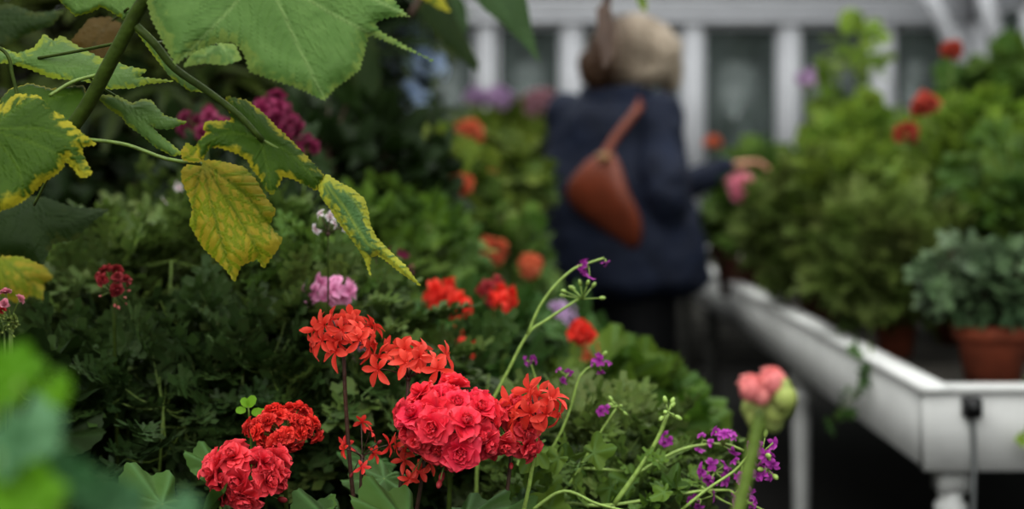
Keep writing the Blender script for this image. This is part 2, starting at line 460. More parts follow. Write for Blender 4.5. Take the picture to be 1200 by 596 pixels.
def glass():
    m, nt, _ = nmat('greenhouse glass'); out = mk(nt, 'ShaderNodeOutputMaterial')
    t = mk(nt, 'ShaderNodeBsdfTransparent'); t.inputs[0].default_value = (0.86, 0.9, 0.88, 1)
    g = mk(nt, 'ShaderNodeBsdfGlossy'); g.inputs['Roughness'].default_value = 0.12; g.inputs[0].default_value = (0.8, 0.85, 0.85, 1)
    d = mk(nt, 'ShaderNodeBsdfDiffuse'); d.inputs[0].default_value = (0.16, 0.19, 0.18, 1)
    m1 = mk(nt, 'ShaderNodeMixShader'); m1.inputs[0].default_value = 0.10
    m2 = mk(nt, 'ShaderNodeMixShader'); n = noise(nt, 2.5, 4); nt.links.new(mathn(nt, 'MULTIPLY', n, 0.6), m2.inputs[0])
    nt.links.new(t.outputs[0], m1.inputs[1]); nt.links.new(g.outputs[0], m1.inputs[2])
    nt.links.new(m1.outputs[0], m2.inputs[1]); nt.links.new(d.outputs[0], m2.inputs[2]); nt.links.new(m2.outputs[0], out.inputs[0]); return m
GL = glass()
SILL, EB, ET = 0.85, 2.075, 2.20
mb = MB(); box(mb, WX0, WX1, WY1, WY1+0.15, 0, SILL); struct('wall_back', mb, brick)
mb = MB(); box(mb, WX0-0.15, WX0, WY0, WY1+0.15, 0, 1.55); struct('wall_left', mb, brick_s)
mb = MB(); box(mb, WX1, WX1+0.15, WY0, WY1+0.15, 0, SILL); struct('wall_right', mb, brick_s)
# eaves beams: a deep moulded board with a gutter lip
for i, (x0, x1, y0, y1) in enumerate(((WX0-0.1, WX1+0.1, WY1-0.04, WY1+0.12), (WX1-0.02, WX1+0.12, WY0, WY1), (WX0-0.12, WX0+0.02, WY0, WY1))):
    mb = MB(); box(mb, x0, x1, y0, y1, EB, ET); box(mb, x0-0.02, x1+0.02, y0-0.03, y1+0.02, ET, ET+0.03); box(mb, x0, x1, y0-0.015, y1, EB-0.035, EB)
    struct('trim_%d' % (i+1), mb, M['white_paint'])
tn = 4; wn = 1
back_posts = [-1.70, -1.15, -0.62, -0.153, 0.357, 1.08, 1.657, 2.22, 2.68]
for i, x in enumerate(back_posts):
    mb = MB(); w = 0.055 if x > 0.3 else 0.045
    box(mb, x-w, x+w, WY1-0.03, WY1+0.10, SILL, EB-0.035); box(mb, x-w*1.0, x+w*1.0, WY1-0.02, WY1+0.08, ET+0.03, 2.9)
    struct('trim_%d' % tn, mb, M['white_paint']); tn += 1
mb = MB(); box(mb, WX0, WX1, WY1-0.05, WY1+0.12, SILL, SILL+0.05); struct('trim_%d' % tn, mb, M['white_paint']); tn += 1
for a, b in zip(back_posts[:-1], back_posts[1:]):
    mb = MB(); a2, b2 = a+0.056, b-0.056; t = 0.022
    box(mb, a2, a2+t, WY1+0.01, WY1+0.05, SILL+0.05, EB-0.035); box(mb, b2-t, b2, WY1+0.01, WY1+0.05, SILL+0.05, EB-0.035)
    box(mb, a2, b2, WY1+0.01, WY1+0.05, SILL+0.05, SILL+0.08); box(mb, a2, b2, WY1+0.01, WY1+0.05, EB-0.065, EB-0.035)
    w = struct('window_%d' % wn, mb, M['white_paint']); wn += 1
    g = MB(); box(g, a2+t, b2-t, WY1+0.028, WY1+0.032, SILL+0.08, EB-0.065); g.build('pane', GL, w, False)
    g = MB(); box(g, a2, b2, WY1+0.028, WY1+0.032, ET+0.03, 2.9); g.build('upper_pane', GL, w, False)
ys = [-2.0, -0.9, 0.2, 1.3, 2.4, 3.5, 4.6, 5.7, 6.8, 7.6, 8.4]
for i, y in enumerate(ys):
    mb = MB(); box(mb, WX1-0.02, WX1+0.10, y-0.045, y+0.045, SILL, EB); struct('trim_%d' % tn, mb, M['white_paint']); tn += 1
for a, b in zip(ys[:-1], ys[1:]):
    mb = MB()
    box(mb, WX1+0.02, WX1+0.06, a+0.046, a+0.07, SILL, EB); box(mb, WX1+0.02, WX1+0.06, b-0.07, b-0.046, SILL, EB)
    box(mb, WX1+0.02, WX1+0.06, a+0.07, b-0.07, SILL, SILL+0.03); box(mb, WX1+0.02, WX1+0.06, a+0.07, b-0.07, EB-0.03, EB)
    w = struct('window_%d' % wn, mb, M['white_paint']); wn += 1
    g = MB(); box(g, WX1+0.038, WX1+0.042, a+0.07, b-0.07, SILL+0.03, EB-0.03); g.build('pane', GL, w, False)
# slanting roof brace in the far right corner
mb = MB(); tube(mb, [P(1075, -30, 8.1), P(1102, 22, 8.1), P(1120, 62, 8.1), (2.73, 8.1, 1.6)], 0.05, 4); struct('trim_%d' % tn, mb, M['white_paint']); tn += 1
mb = MB(); tube(mb, [P(1150, -30, 7.6), P(1162, 30, 7.6), (2.7, 7.6, 1.6)], 0.05, 4); struct('trim_%d' % tn, mb, M['white_paint']); tn += 1

# hedge outside
def hedge():
    rs = np.random.RandomState(5); mb = MB(); n = 9000
    x = rs.uniform(-6, 7, n); z = rs.uniform(0.0, 1, n)**0.8*2.6; y = 11.2+0.5*rs.rand(n)-0.15*z
    mb2 = MB(); box(mb2, -6, 7, 11.6, 12.6, -0.1, 2.35)
    pos = np.stack([x, y, z], -1)
    scatter(mb, SIMPLE[0], pos, rs.randn(n, 3)+[0, -0.2, 0.3], rs.randn(n, 3)*.6+[0, -1, .6], rs.uniform(0.08, 0.16, n), rs.rand(n))
    mb.add(mb2.v[0], mb2.f[0], (0.1, 0, 0))
    o = mb.build('hedge', leaf_mat('hedge leaf', (40, 46, 40), (78, 86, 74), None, 0.1)); tag(o, 'clipped dark hedge outside beyond the end windows', 'hedge')
hedge()

# ------------------------------------------------------------------ right bench (white slatted staging trough)
BX0, BX1, BY0, BY1, BT, BB = 0.742, 2.35, 2.55, 7.2, 0.790, 0.654
bench = thing('plant_bench', 'long grey-white wooden trough bench carrying the potted plants on the right', 'bench', (1.5, 4.8, 0))
mb = MB(); t = 0.028
box(mb, BX0, BX0+t, BY0, BY1, BB, BT); mb.build('side_board', M['bench_paint'], bench, False)
mb = MB(); box(mb, BX0-0.004, BX1+0.004, BY0-0.004, BY0+t-0.004, BB-0.002, BT+0.002); mb.build('end_board', M['bench_paint'], bench, False)
mb = MB(); box(mb, BX1-t, BX1, BY0+t, BY1, BB, BT); mb.build('side_board', M['bench_paint'], bench, False)
mb = MB(); box(mb, BX0+t, BX1-t, BY1-t, BY1, BB, BT); mb.build('end_board', M['bench_paint'], bench, False)
mb = MB()
box(mb, BX0-0.012, BX0+0.045, BY0-0.012, BY1, BT+0.002, BT+0.014); box(mb, BX0+0.045, BX1, BY0-0.012, BY0+0.045, BT+0.002, BT+0.014)
mb.build('rim', M['bench_paint'], bench, False)
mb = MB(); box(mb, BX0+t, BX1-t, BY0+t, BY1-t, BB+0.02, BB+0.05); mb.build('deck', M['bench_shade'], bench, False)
g = MB(); rs = np.random.RandomState(3); nx, ny = 30, 80
gx, gy = np.meshgrid(np.linspace(BX0+t, BX1-t, nx), np.linspace(BY0+t, BY1-t, ny)); gz = BB+0.095+0.006*rs.rand(ny, nx)
fs = [];
for j in range(ny-1):
    for i in range(nx-1):
        a = j*nx+i; fs += [(a, a+1, a+nx+1), (a, a+nx+1, a+nx)]
g.add(np.stack([gx.ravel(), gy.ravel(), gz.ravel()], -1), fs); g.build('gravel_tray', M['gravel'], bench, True)
def turned_leg(x, y):
    mb = MB(); box(mb, x-0.027, x+0.027, y-0.027, y+0.027, BB-0.05, BB)
    lathe(mb, (x, y, 0), [(0.0, 0.0), (0.02, 0.0), (0.024, 0.05), (0.018, 0.1), (0.022, 0.3), (0.025, 0.5), (0.022, 0.555), (0.03, 0.565), (0.03, 0.578), (0.021, 0.588), (0.026, 0.605), (0.0, 0.606)], 16)
    return mb
for x, y in ((0.805, 2.61), (0.785, 3.86), (0.775, 5.5), (0.72+0.06, 6.4), (2.28, 2.61), (2.28, 3.86), (2.28, 5.5), (1.55, 2.61), (2.28, 6.9), (0.78, 7.0)):
    o = turned_leg(x, y).build('leg', M['bench_paint'] if y < 5 else M['bench_shade'], bench, True)  # far legs take a darker grey, their shadow put into the paint colour
    for p in o.data.polygons: p.use_smooth = True
# black clip with cable on the end board
so = thing('cable_box', 'small black box with a grey cable, fixed to the near end board of the bench', 'socket', P(1138, 477, 2.53))
mb = MB(); c = P(1138, 477, 2.535); box(mb, c[0]-0.014, c[0]+0.014, 2.518, 2.546, c[2]-0.016, c[2]+0.018); box(mb, c[0]-0.009, c[0]+0.009, 2.512, 2.518, c[2]-0.01, c[2]+0.012)
mb.build('housing', M['black'], so, False)
mb = MB(); tube(mb, smooth_path([c+[0, -0.005, -0.016], c+[0.004, -0.004, -0.08], c+[0.0, -0.01, -0.2], c+[0.01, 0.03, -0.45], c+[0.03, 0.08, -c[2]+0.006]], 24), 0.0045, 8)
mb.build('cable', M['grey_cable'], so)

# ------------------------------------------------------------------ left raised bed
SZ = 0.55
bed = thing('raised_bed', 'long timber raised bed full of soil under the plants on the left', 'planter', (-0.85, 3.6, 0))
LX0, LX1, LY0, LY1 = -1.72, 0.0, 0.25, 7.6
for k, (x0, x1, y0, y1) in enumerate(((LX1-0.03, LX1, LY0, LY1), (LX0, LX0+0.03, LY0, LY1), (LX0+0.03, LX1-0.03, LY0, LY0+0.03), (LX0+0.03, LX1-0.03, LY1-0.03, LY1))):
    mb = MB()
    for q in range(4): box(mb, x0, x1, y0, y1, q*0.145, q*0.145+0.142)
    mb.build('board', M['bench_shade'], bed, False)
g = MB(); nx, ny = 30, 110; rs = np.random.RandomState(8)
gx, gy = np.meshgrid(np.linspace(LX0+0.03, LX1-0.03, nx), np.linspace(LY0+0.03, LY1-0.03, ny)); gz = SZ+0.012*rs.rand(ny, nx)
fs = []
for j in range(ny-1):
    for i in range(nx-1):
        a = j*nx+i; fs += [(a, a+1, a+nx+1), (a, a+nx+1, a+nx)]
g.add(np.stack([gx.ravel(), gy.ravel(), gz.ravel()], -1), fs); g.build('soil', M['soil'], bed, True)

# ------------------------------------------------------------------ plants
def umbel(plant, c, kind, mat, n=12, r=0.03, fr=0.02, squash=1.0, seed=0, hero=True, stem_to=None, stem_mat=None, sr=0.0016,
          spread=1.9, axis=(0, -0.35, 1), name='flower_head', buds=0, bud_mat='bud_green', label=None, ped='stem_green'):
    """a head of blossoms: pedicels radiate from a hub, blossoms (sub-parts on the near heads) face outwards"""
    rs = np.random.RandomState(seed); c = np.asarray(c, float); ax = unit(np.asarray(axis, float))
    if stem_to is not None:
        st = MB(); c2 = c-ax*r*0.55; s1 = np.asarray(stem_to, float)
        mid = (c2+s1)/2+np.array([0.012*rs.randn(), 0.01*rs.randn(), 0.0]); mid[:2] = mid[:2]*0.35+c2[:2]*0.65
        tube(st, bez(s1, mid, c2, 12), [sr*1.3, sr], 7); st.build('flower_stem', M[stem_mat or 'stem_green'], plant)
    hub = c-ax*r*0.55
    ii = np.arange(n)+0.5; ct = 1-(1-math.cos(spread))*ii/n; phi = ii*2.39996+rs.rand()*6; s_ = np.sqrt(np.clip(1-ct*ct, 0, 1))
    u = unit(np.cross(ax, [0.3, 1, 0.1])); w = np.cross(ax, u)
    D = ct[:, None]*ax+s_[:, None]*(np.cos(phi)[:, None]*u+np.sin(phi)[:, None]*w)
    D = unit(D+0.13*rs.randn(n, 3)); rr = r*(0.78+0.42*rs.rand(n))
    pos = c+D*rr[:, None]*np.array([1, 1, squash])
    hd = MB(); ball(hd, hub, 0.0028*max(1, r/0.03), nu=6, nv=4)
    for p in pos: tube(hd, bez(hub, (hub+p)/2+[0, 0, 0.15*r], p-0.1*fr*unit(p-c), 5), 0.0006 if hero else 0.0009, 5)
    bp = []
    for b in range(buds):
        d = unit(unit(rs.randn(3))+ax*-0.2+[0, -0.5, 0]); p = hub+d*r*(0.7+0.4*rs.rand()); bp.append((p, d)); tube(hd, [hub, (hub+p)/2+[0, 0, .1*r], p], 0.0006, 5)
    head = hd.build(name, M[ped], plant)
    if label: head['label'] = label
    org = origin(plant)
    T = {'star': STAR, 'starw': STARW, 'double': DBL, 'dlo': DBL_LO}[kind]
    for i in range(n):
        tm = T[rs.randint(len(T))]; tgt = MB()
        nn = unit(D[i]+0.25*rs.randn(3)); dd = np.cross(nn, unit(rs.randn(3)))
        if kind.startswith('star'): dd = np.array([0, 0, 1.0])+0.4*rs.randn(3)
        scatter(tgt, tm, [pos[i]], [dd], [nn], [fr*(0.85+0.3*rs.rand())], [rs.rand()])
        tgt_build(tgt, 'blossom', M[mat], head, org)
    if bp:
        for p, d in bp:
            bm_ = MB(); scatter(bm_, BUD, [p], [d], [[0.1, 1, 0.2]], [fr*0.5*(0.8+0.5*rs.rand())], [rs.rand()])
            tgt_build(bm_, 'bud', M[bud_mat], head, org)
    return head

def tgt_build(mb, name, mat, parent, org):
    mb.v = [v-org for v in mb.v]; return mb.build(name, mat, parent, world=False)

def foliage(plant, base, c, rad, n, tm, size, mat, seed=0, stems=8, stem_mat='stem_green', sr=0.003, up=0.7, out=0.5, face=0.25, jit=0.35,
            zmin=None, petiole=0.6, shell=0.5):
    """leaves on petioles spread through an ellipsoid, carried by stems that rise from the base"""
    rs = np.random.RandomState(seed); base = np.asarray(base, float); c = np.asarray(c, float); rad = np.asarray(rad, float)
    d = unit(rs.randn(n, 3)); q = rs.rand(n)**(1/3.0); q = shell+(1-shell)*q if shell else q
    q = q*(0.8+0.2*rs.rand(n)); pos = c+d*q[:, None]*rad
    if zmin is not None: pos[:, 2] = np.maximum(pos[:, 2], zmin+0.02*rs.rand(n))
    o = unit((pos-c)/rad)
    nrm = o*out+np.array([0, -face, up])+jit*rs.randn(n, 3)
    dr = o*0.9+0.5*rs.randn(n, 3)+[0, 0, -0.15]
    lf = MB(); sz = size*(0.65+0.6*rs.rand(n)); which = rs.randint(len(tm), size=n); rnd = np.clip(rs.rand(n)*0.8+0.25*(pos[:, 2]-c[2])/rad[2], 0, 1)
    for k in range(len(tm)):
        m_ = which == k
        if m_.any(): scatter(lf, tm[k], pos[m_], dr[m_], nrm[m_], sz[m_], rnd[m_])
    sm = MB(); tips = []
    for i in range(stems):
        a = 2*PI*i/stems+rs.rand(); e = c+rad*np.array([0.55*math.cos(a), 0.55*math.sin(a), 0.2+0.55*rs.rand()])
        b0 = base+[0.02*math.cos(a), 0.02*math.sin(a), 0]
        pts = bez(b0, (b0*0.4+e*0.6)*[1, 1, 0]+[0, 0, base[2]+0.35*(e[2]-base[2])], e, 9)
        tube(sm, pts, [sr*1.4, sr*0.7], 6); tips.append(pts[3:])
    tips = np.concatenate(tips)
    if petiole:
        m = min(n, 260)
        for i in rs.permutation(n)[:m]:
            j = np.argmin(((tips-pos[i])**2).sum(1)+0.3*(np.maximum(0, tips[:, 2]-pos[i][2])**2)); a = tips[j]
            tube(sm, bez(a, (a+pos[i])/2+[0, 0, -0.01], pos[i], 4), sr*0.32, 4, cap=False)
    sm.build('stem', M[stem_mat], plant); return lf.build('foliage', M[mat], plant)

def pot(plant, x, y, z, r=0.075, h=0.13, mat='terracotta'):
    mb = MB(); lathe(mb, (x, y, z), [(0, 0), (r*0.68, 0), (r*0.9, h*0.74), (r*0.92, h*0.75), (r*1.02, h*0.755), (r*1.05, h), (r*0.95, h), (r*0.93, h*0.86)], 24)
    mb.build('pot', M[mat], plant)
    mb = MB(); lathe(mb, (x, y, z), [(0, h*0.88), (r*0.94, h*0.87)], 24); mb.build('soil', M['soil'], plant)

def bedplant(name, label, cat, px, py, Y, rad, n, tm, size, mat, seed, heads=(), group=None, basex=None, **kw):
    """a plant rooted in the left bed whose crown centre stands at the given spot"""
    c = P(px, py, Y); bx = min(c[0], -0.06) if basex is None else basex
    b = np.array([bx, Y, SZ-0.01]); pl = thing(name, label, cat, b, group)
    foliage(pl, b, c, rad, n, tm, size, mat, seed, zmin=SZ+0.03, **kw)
    for h in heads:
        h = dict(h); hx, hy, hY = h.pop('at'); umbel(pl, P(hx, hy, hY), stem_to=b+[0.01, 0, 0.02] if h.pop('stem', True) else None, **h)
    return pl

U = lambda x, y, Y, kind, mat, **k: dict(at=(x, y, Y), kind=kind, mat=mat, **k)

# --- ferny scented geraniums filling the left and centre of the bed
ferns = [
 # px, py, Y, rad, n, size, mat, label
 (60, 420, 2.15, (.30, .22, .20), 240, .085, 'fern_dark', 'dark ferny-leaved geranium at the left edge behind the pink-tipped buds', []),
 (170, 400, 1.95, (.22, .20, .17), 330, .075, 'fern_leaf', 'ferny-leaved geranium filling the bed below the small dark red flower head', []),
 (285, 395, 2.0, (.20, .20, .20), 360, .075, 'fern_leaf', 'ferny-leaved geranium below the yellowed maple leaf', []),
 (250, 330, 2.35, (.24, .20, .17), 300, .08, 'fern_leaf', 'taller ferny-leaved geranium behind the yellowed maple leaf', []),
 (385, 470, 1.8, (.17, .16, .17), 300, .07, 'fern_leaf', 'ferny-leaved geranium between the scarlet ball and the orange-red star flowers', []),
 (150, 520, 1.7, (.22, .15, .13), 300, .075, 'fern_dark', 'low dark ferny-leaved geranium left of the double rose-red blooms', []),
 (300, 470, 1.75, (.16, .13, .12), 220, .07, 'fern_dark', 'dark ferny-leaved geranium directly behind the scarlet ball of blooms', []),
 (700, 560, 1.75, (.17, .14, .10), 220, .06, 'fern_leaf', 'low ferny-leaved geranium right of the big crimson flower head', []),
 (480, 520, 1.85, (.20, .14, .13), 240, .07, 'fern_dark', 'dark ferny-leaved geranium behind the big crimson flower head', []),
]
for i, (px, py, Y, rad, n, size, mat, lab, hd) in enumerate(ferns):
    bedplant('scented_geranium', lab, 'plant', px, py, Y, rad, n, FERN, size, mat, 100+i, hd, stems=9, sr=0.0022, up=0.8, out=0.35, jit=0.35, shell=0.25,
             basex=min((px-CX)/F*Y, -0.06))

# --- tall dark mass at the back left
back = [
 (60, 120, 3.2, (.55, .35, .62), 560, PALM, .15, 'olive_leaf', 'tall dark-leaved shrub filling the upper left corner behind the maple leaves'),
 (300, 90, 3.6, (.50, .35, .65), 620, PALM, .15, 'dark_leaf', 'tall dark-leaved shrub behind the large green maple leaf'),
 (150, 300, 3.0, (.55, .30, .35), 420, GERDEEP, .10, 'dark_leaf', 'low dark-leaved shrub behind the small dark red flower head'),
 (385, 60, 4.9, (.36, .35, .72), 480, SIMPLE, .15, 'olive_leaf', 'tall olive-leaved shrub just left of the pale blue blossoms'),
 (395, 270, 2.9, (.26, .25, .30), 420, GERDEEP, .075, 'dark_leaf', 'dark shrub right of the yellowed maple leaf'),
]
for i, (px, py, Y, rad, n, tm, size, mat, lab) in enumerate(back):
    bedplant('shrub', lab, 'shrub', px, py, Y, rad, n, tm, size, mat, 200+i, stems=10, stem_mat='stem_brown', sr=0.007, petiole=1, shell=0.3)
# --- mid distance flowering shrubs with orange blooms
mids = [
 (490, 245, 3.3, (.22, .25, .20), 620, GERLO, .042, 'shrub_leaf', 'leafy green shrub with orange blooms standing left of the woman',
  [U(495, 270, 2.95, 'dlo', 'orange', n=7, r=.018, fr=.02, hero=False), U(539, 258, 2.95, 'dlo', 'orange', n=6, r=.014, fr=.018, hero=False), U(539, 217, 2.98, 'dlo', 'orange', n=7, r=.018, fr=.02, hero=False)]),
 (455, 330, 2.7, (.20, .20, .20), 520, GERDEEP, .045, 'ger_mid', 'deep green geranium with magenta bloom behind the pale pink flowers',
  [U(462, 310, 2.35, 'dlo', 'magenta', n=9, r=.018, fr=.018, hero=False)]),
 (560, 215, 4.3, (.24, .22, .20), 420, GERLO, .055, 'shrub_leaf', 'loose green shrub with orange blooms below the far white post',
  [U(550, 157, 3.9, 'dlo', 'orange', n=10, r=.026, fr=.028, hero=False), U(568, 195, 3.9, 'dlo', 'orange', n=9, r=.022, fr=.026, hero=False), U(598, 175, 4.4, 'dlo', 'orange', n=5, r=.02, fr=.02, hero=False)]),
 (430, 190, 4.2, (.25, .28, .26), 480, SIMPLE, .085, 'ger_mid', 'shrub with pale blue blossoms in the middle distance',
  [U(473, 62, 3.6, 'starw', 'pale_blue', n=16, r=.065, fr=.035, hero=False), U(478, 120, 3.55, 'starw', 'pale_blue', n=12, r=.035, fr=.035, hero=False), U(508, 82, 3.6, 'starw', 'pale_blue', n=8, r=.035, fr=.026, hero=False), U(405, 118, 4.0, 'starw', 'pale_blue', n=7, r=.03, fr=.022, hero=False)]),
 (570, 330, 3.3, (.18, .22, .20), 460, GERLO, .042, 'ger_mid', 'low geranium with orange blooms at the foot of the woman',
  [U(575, 298, 3.0, 'dlo', 'orange', n=9, r=.022, fr=.022, hero=False), U(622, 313, 2.9, 'dlo', 'orange', n=8, r=.015, fr=.02, hero=False)]),
 (600, 190, 6.6, (.42, .35, .26), 360, GERLO, .11, 'shrub_leaf', 'far shrub with pink and purple blooms under the end window',
  [U(585, 118, 6.3, 'dlo', 'lilac', n=8, r=.05, fr=.035, hero=False), U(632, 123, 6.2, 'dlo', 'dusty_pink', n=9, r=.055, fr=.045, hero=False), U(560, 116, 6.3, 'dlo', 'lilac', n=6, r=.04, fr=.035, hero=False)]),
]
for i, (px, py, Y, rad, n, tm, size, mat, lab, hd) in enumerate(mids):
    for k, h in enumerate(hd): h['seed'] = 40+i*7+k; h['sr'] = 0.003
    bedplant('flowering_shrub' if i != 1 else 'geranium', lab, 'shrub' if i != 1 else 'geranium', px, py, Y, rad, n, tm, size, mat, 300+i, hd, stems=9, sr=0.004, petiole=1, shell=0.3)

# --- geraniums with red heads in the middle
bedplant('geranium', 'blurred geranium with bright red blooms behind the orange-red star flowers', 'geranium', 560, 430, 2.3, (.16, .16, .13), 230, GER, .06, 'ger_leaf', 401,
  [U(516, 347, 2.1, 'starw', 'red_soft', n=6, r=.017, fr=.022, hero=False, seed=1), U(538, 358, 2.05, 'starw', 'red_soft', n=6, r=.013, fr=.018, hero=False, seed=2), U(590, 350, 2.1, 'starw', 'red_soft', n=6, r=.014, fr=.018, hero=False, seed=3),
   U(578, 341, 2.15, 'starw', 'red_dark', n=6, r=.018, fr=.014, hero=False, seed=8), U(546, 412, 2.05, 'starw', 'red_soft', n=6, r=.014, fr=.016, hero=False, seed=4), U(533, 393, 2.1, 'starw', 'red_soft', n=3, r=.01, fr=.01, hero=False, seed=5)], stems=7)
bedplant('geranium', 'blurred broad-leaved geranium with one red bloom, in front of the dark trousers', 'geranium', 715, 500, 2.25, (.15, .15, .11), 150, GER, .085, 'ger_mid', 402,
  [U(681, 392, 2.15, 'dlo', 'red_soft', n=7, r=.010, fr=.016, hero=False, seed=6), U(690, 412, 2.2, 'starw', 'orange', n=4, r=.012, fr=.012, hero=False, seed=7)], stems=7)
bedplant('geranium', 'blurred geranium with lilac white blooms beside the dark trousers', 'geranium', 650, 440, 2.6, (.16, .15, .13), 180, GERLO, .07, 'ger_leaf', 403,
  [U(655, 372, 2.5, 'starw', 'lilac', n=9, r=.024, fr=.02, hero=False, seed=8), U(772, 441, 2.4, 'starw', 'lilac', n=5, r=.012, fr=.014, hero=False, seed=9), U(742, 430, 2.45, 'starw', 'lilac', n=4, r=.010, fr=.012, hero=False, seed=10)], stems=6)
bedplant('geranium', 'pale pink geranium behind the orange-red star flowers', 'geranium', 395, 415, 1.95, (.11, .10, .10), 110, GER, .05, 'ger_leaf', 404,
  [U(388, 347, 1.72, 'starw', 'pink', n=11, r=.026, fr=.017, seed=11, spread=1.5, squash=.6), U(352, 384, 1.8, 'starw', 'pink', n=5, r=.012, fr=.010, seed=12), U(428, 417, 1.75, 'starw', 'pink', n=5, r=.016, fr=.014, seed=13)], stems=6)
bedplant('geranium', 'geranium with a drooping magenta double bloom under the large green maple leaf', 'geranium', 290, 230, 2.35, (.14, .12, .12), 70, GER, .07, 'dark_leaf', 405,
  [U(318, 133, 2.05, 'dlo', 'magenta', n=10, r=.022, fr=.016, hero=False, seed=14, stem=False), U(336, 152, 2.05, 'dlo', 'magenta', n=8, r=.018, fr=.016, hero=False, seed=15, stem=False), U(358, 175, 2.05, 'dlo', 'magenta', n=7, r=.014, fr=.012, hero=False, seed=16), U(240, 152, 2.1, 'dlo', 'magenta', n=9, r=.03, fr=.015, hero=False, seed=17)], stems=6)
bedplant('scented_geranium', 'small geranium with sparse white flowers beside the tip of the yellowed maple leaf', 'plant', 372, 330, 1.85, (.07, .07, .06), 60, FERN, .05, 'ger_mid', 406,
  [U(384, 266, 1.62, 'starw', 'white', n=5, r=.016, fr=.0075, seed=18, ped='stem_red', sr=.001, stem_mat='stem_dark'), U(207, 230, 1.95, 'starw', 'white', n=4, r=.02, fr=.007, seed=19, hero=False)], stems=5)
bedplant('geranium', 'geranium with a small dark red flower head over green buds, on the left', 'geranium', 135, 460, 1.75, (.10, .09, .08), 60, FERN, .07, 'fern_dark', 407,
  [U(132, 334, 1.62, 'double', 'red_dark', n=7, r=.019, fr=.0085, seed=20, spread=1.5, buds=9, bud_mat='bud_pink', stem_mat='stem_dark', sr=.002)], stems=5)
bedplant('geranium', 'geranium at the left edge with pink-tipped green buds', 'geranium', 0, 480, 1.6, (.10, .09, .08), 40, GER, .06, 'dark_leaf', 408,
  [U(12, 364, 1.5, 'double', 'rose', n=3, r=.017, fr=.0065, seed=21, spread=1.0, sr=.002), U(10, 370, 1.5, 'double', 'red_pink', n=1, r=.012, fr=.006, seed=23, spread=1.6, buds=16, bud_mat='bud_green', sr=.001), U(4, 378, 1.5, 'double', 'bud_green', n=5, r=.012, fr=.006, seed=24, spread=2.4, buds=6, sr=.001)], stems=5)

# --- hero geraniums
def hero(label, base_px, Y, heads, leaves=(), leafmat='ger_leaf', seed=0, stem_mat='stem_green'):
    b = P(base_px, 0, Y); b[2] = SZ-0.01; b[0] = min(b[0], -0.04)
    pl = thing('geranium', label, 'geranium', b)
    crown = b+[0, 0, 0.16]
    sm = MB(); rs = np.random.RandomState(seed)
    tube(sm, bez(b, b+[0.01, 0, 0.1], crown, 6), [0.006, 0.004], 8)
    lf = []
    for (px, py, Yl, size, dx, dz, nx_, ny_, nz_) in leaves:
        p = P(px, py, Yl); tube(sm, bez(crown, (crown+p)/2*[1, 1, 1]+[0.5*(p[0]-crown[0]), 0, -0.02], p, 10), [0.002, 0.0014], 6)
        m_ = MB(); scatter(m_, GER[rs.randint(3)], [p], [[dx, -0.3, dz]], [[nx_, ny_, nz_]], [size], [0.3+0.6*rs.rand()]); m_.build('leaf', M[leafmat], pl)
    sm.build('stem', M['stem_green'], pl)
    for h in heads:
        h = dict(h); hx, hy, hY = h.pop('at'); umbel(pl, P(hx, hy, hY), stem_to=crown if h.pop('stem', True) else None, stem_mat=stem_mat, **h)
    return pl
hero('geranium with the biggest crimson double flower head, sharp in the foreground', 520, 1.42,
  [U(528, 497, 1.40, 'double', 'red_double', n=27, r=.043, fr=.0195, seed=31, spread=2.0, squash=.76, buds=8, bud_mat='red_dark', sr=.0024)],
  [(478, 612, 1.36, .085, -.5, .2, 0, -.55, 1), (395, 616, 1.38, .075, -.5, .1, .1, -.5, 1), (545, 606, 1.42, .07, .5, .1, .1, -.5, 1), (450, 560, 1.52, .06, -.7, -.1, -.3, -.5, 1), (585, 600, 1.5, .06, .6, 0, .2, -.5, 1)], seed=1, stem_mat='stem_dark')
hero('geranium with a smaller crimson head tucked right of the biggest one', 600, 1.45,
  [U(600, 508, 1.43, 'double', 'red_pink', n=11, r=.024, fr=.0175, seed=32, spread=2.0, buds=4, bud_mat='red_dark', sr=.002),
   ],
  [(610, 590, 1.55, .06, .6, .1, .2, -.5, 1), (640, 600, 1.6, .055, .8, 0, .2, -.4, 1)], seed=2, stem_mat='stem_brown')
hero('orange-red star-petalled geranium rising right of the crimson heads', 640, 1.5,
  [U(630, 482, 1.42, 'star', 'red_star', n=11, r=.025, fr=.021, seed=36, spread=1.6, squash=.8, ped='stem_red', sr=.002)],
  [(672, 606, 1.6, .05, .8, 0, .2, -.4, 1)], seed=9, stem_mat='stem_pale')
hero('orange-red star-petalled geranium, its two heads above the crimson ones', 440, 1.5,
  [U(402, 396, 1.45, 'star', 'red_star', n=18, r=.031, fr=.0185, seed=33, spread=1.75, squash=.62, stem_mat=None, ped='stem_red', axis=(-.1, -.3, 1), sr=.002) if False else
   dict(at=(402, 396, 1.45), kind='star', mat='red_star', n=19, r=.031, fr=.0185, seed=33, spread=1.75, squash=.62, ped='stem_red', sr=.002),
   dict(at=(480, 424, 1.45), kind='star', mat='red_star', n=15, r=.034, fr=.0185, seed=34, spread=1.7, squash=.45, ped='stem_red', sr=.002, axis=(.1, -.3, 1)),
   dict(at=(424, 522, 1.45), kind='star', mat='red_ball', n=7, r=.024, fr=.011, seed=35, spread=2.6, ped='stem_red', sr=.002, buds=4, bud_mat='red_dark'),
   dict(at=(485, 532, 1.44), kind='star', mat='red_star', n=8, r=.024, fr=.014, seed=37, spread=2.2, ped='stem_green', sr=.002, axis=(-.5, -.4, .1), buds=6, bud_mat='red_dark')],
  [(440, 540, 1.6, .06, -.6, .1, -.2, -.5, 1)], seed=3, stem_mat='stem_red')
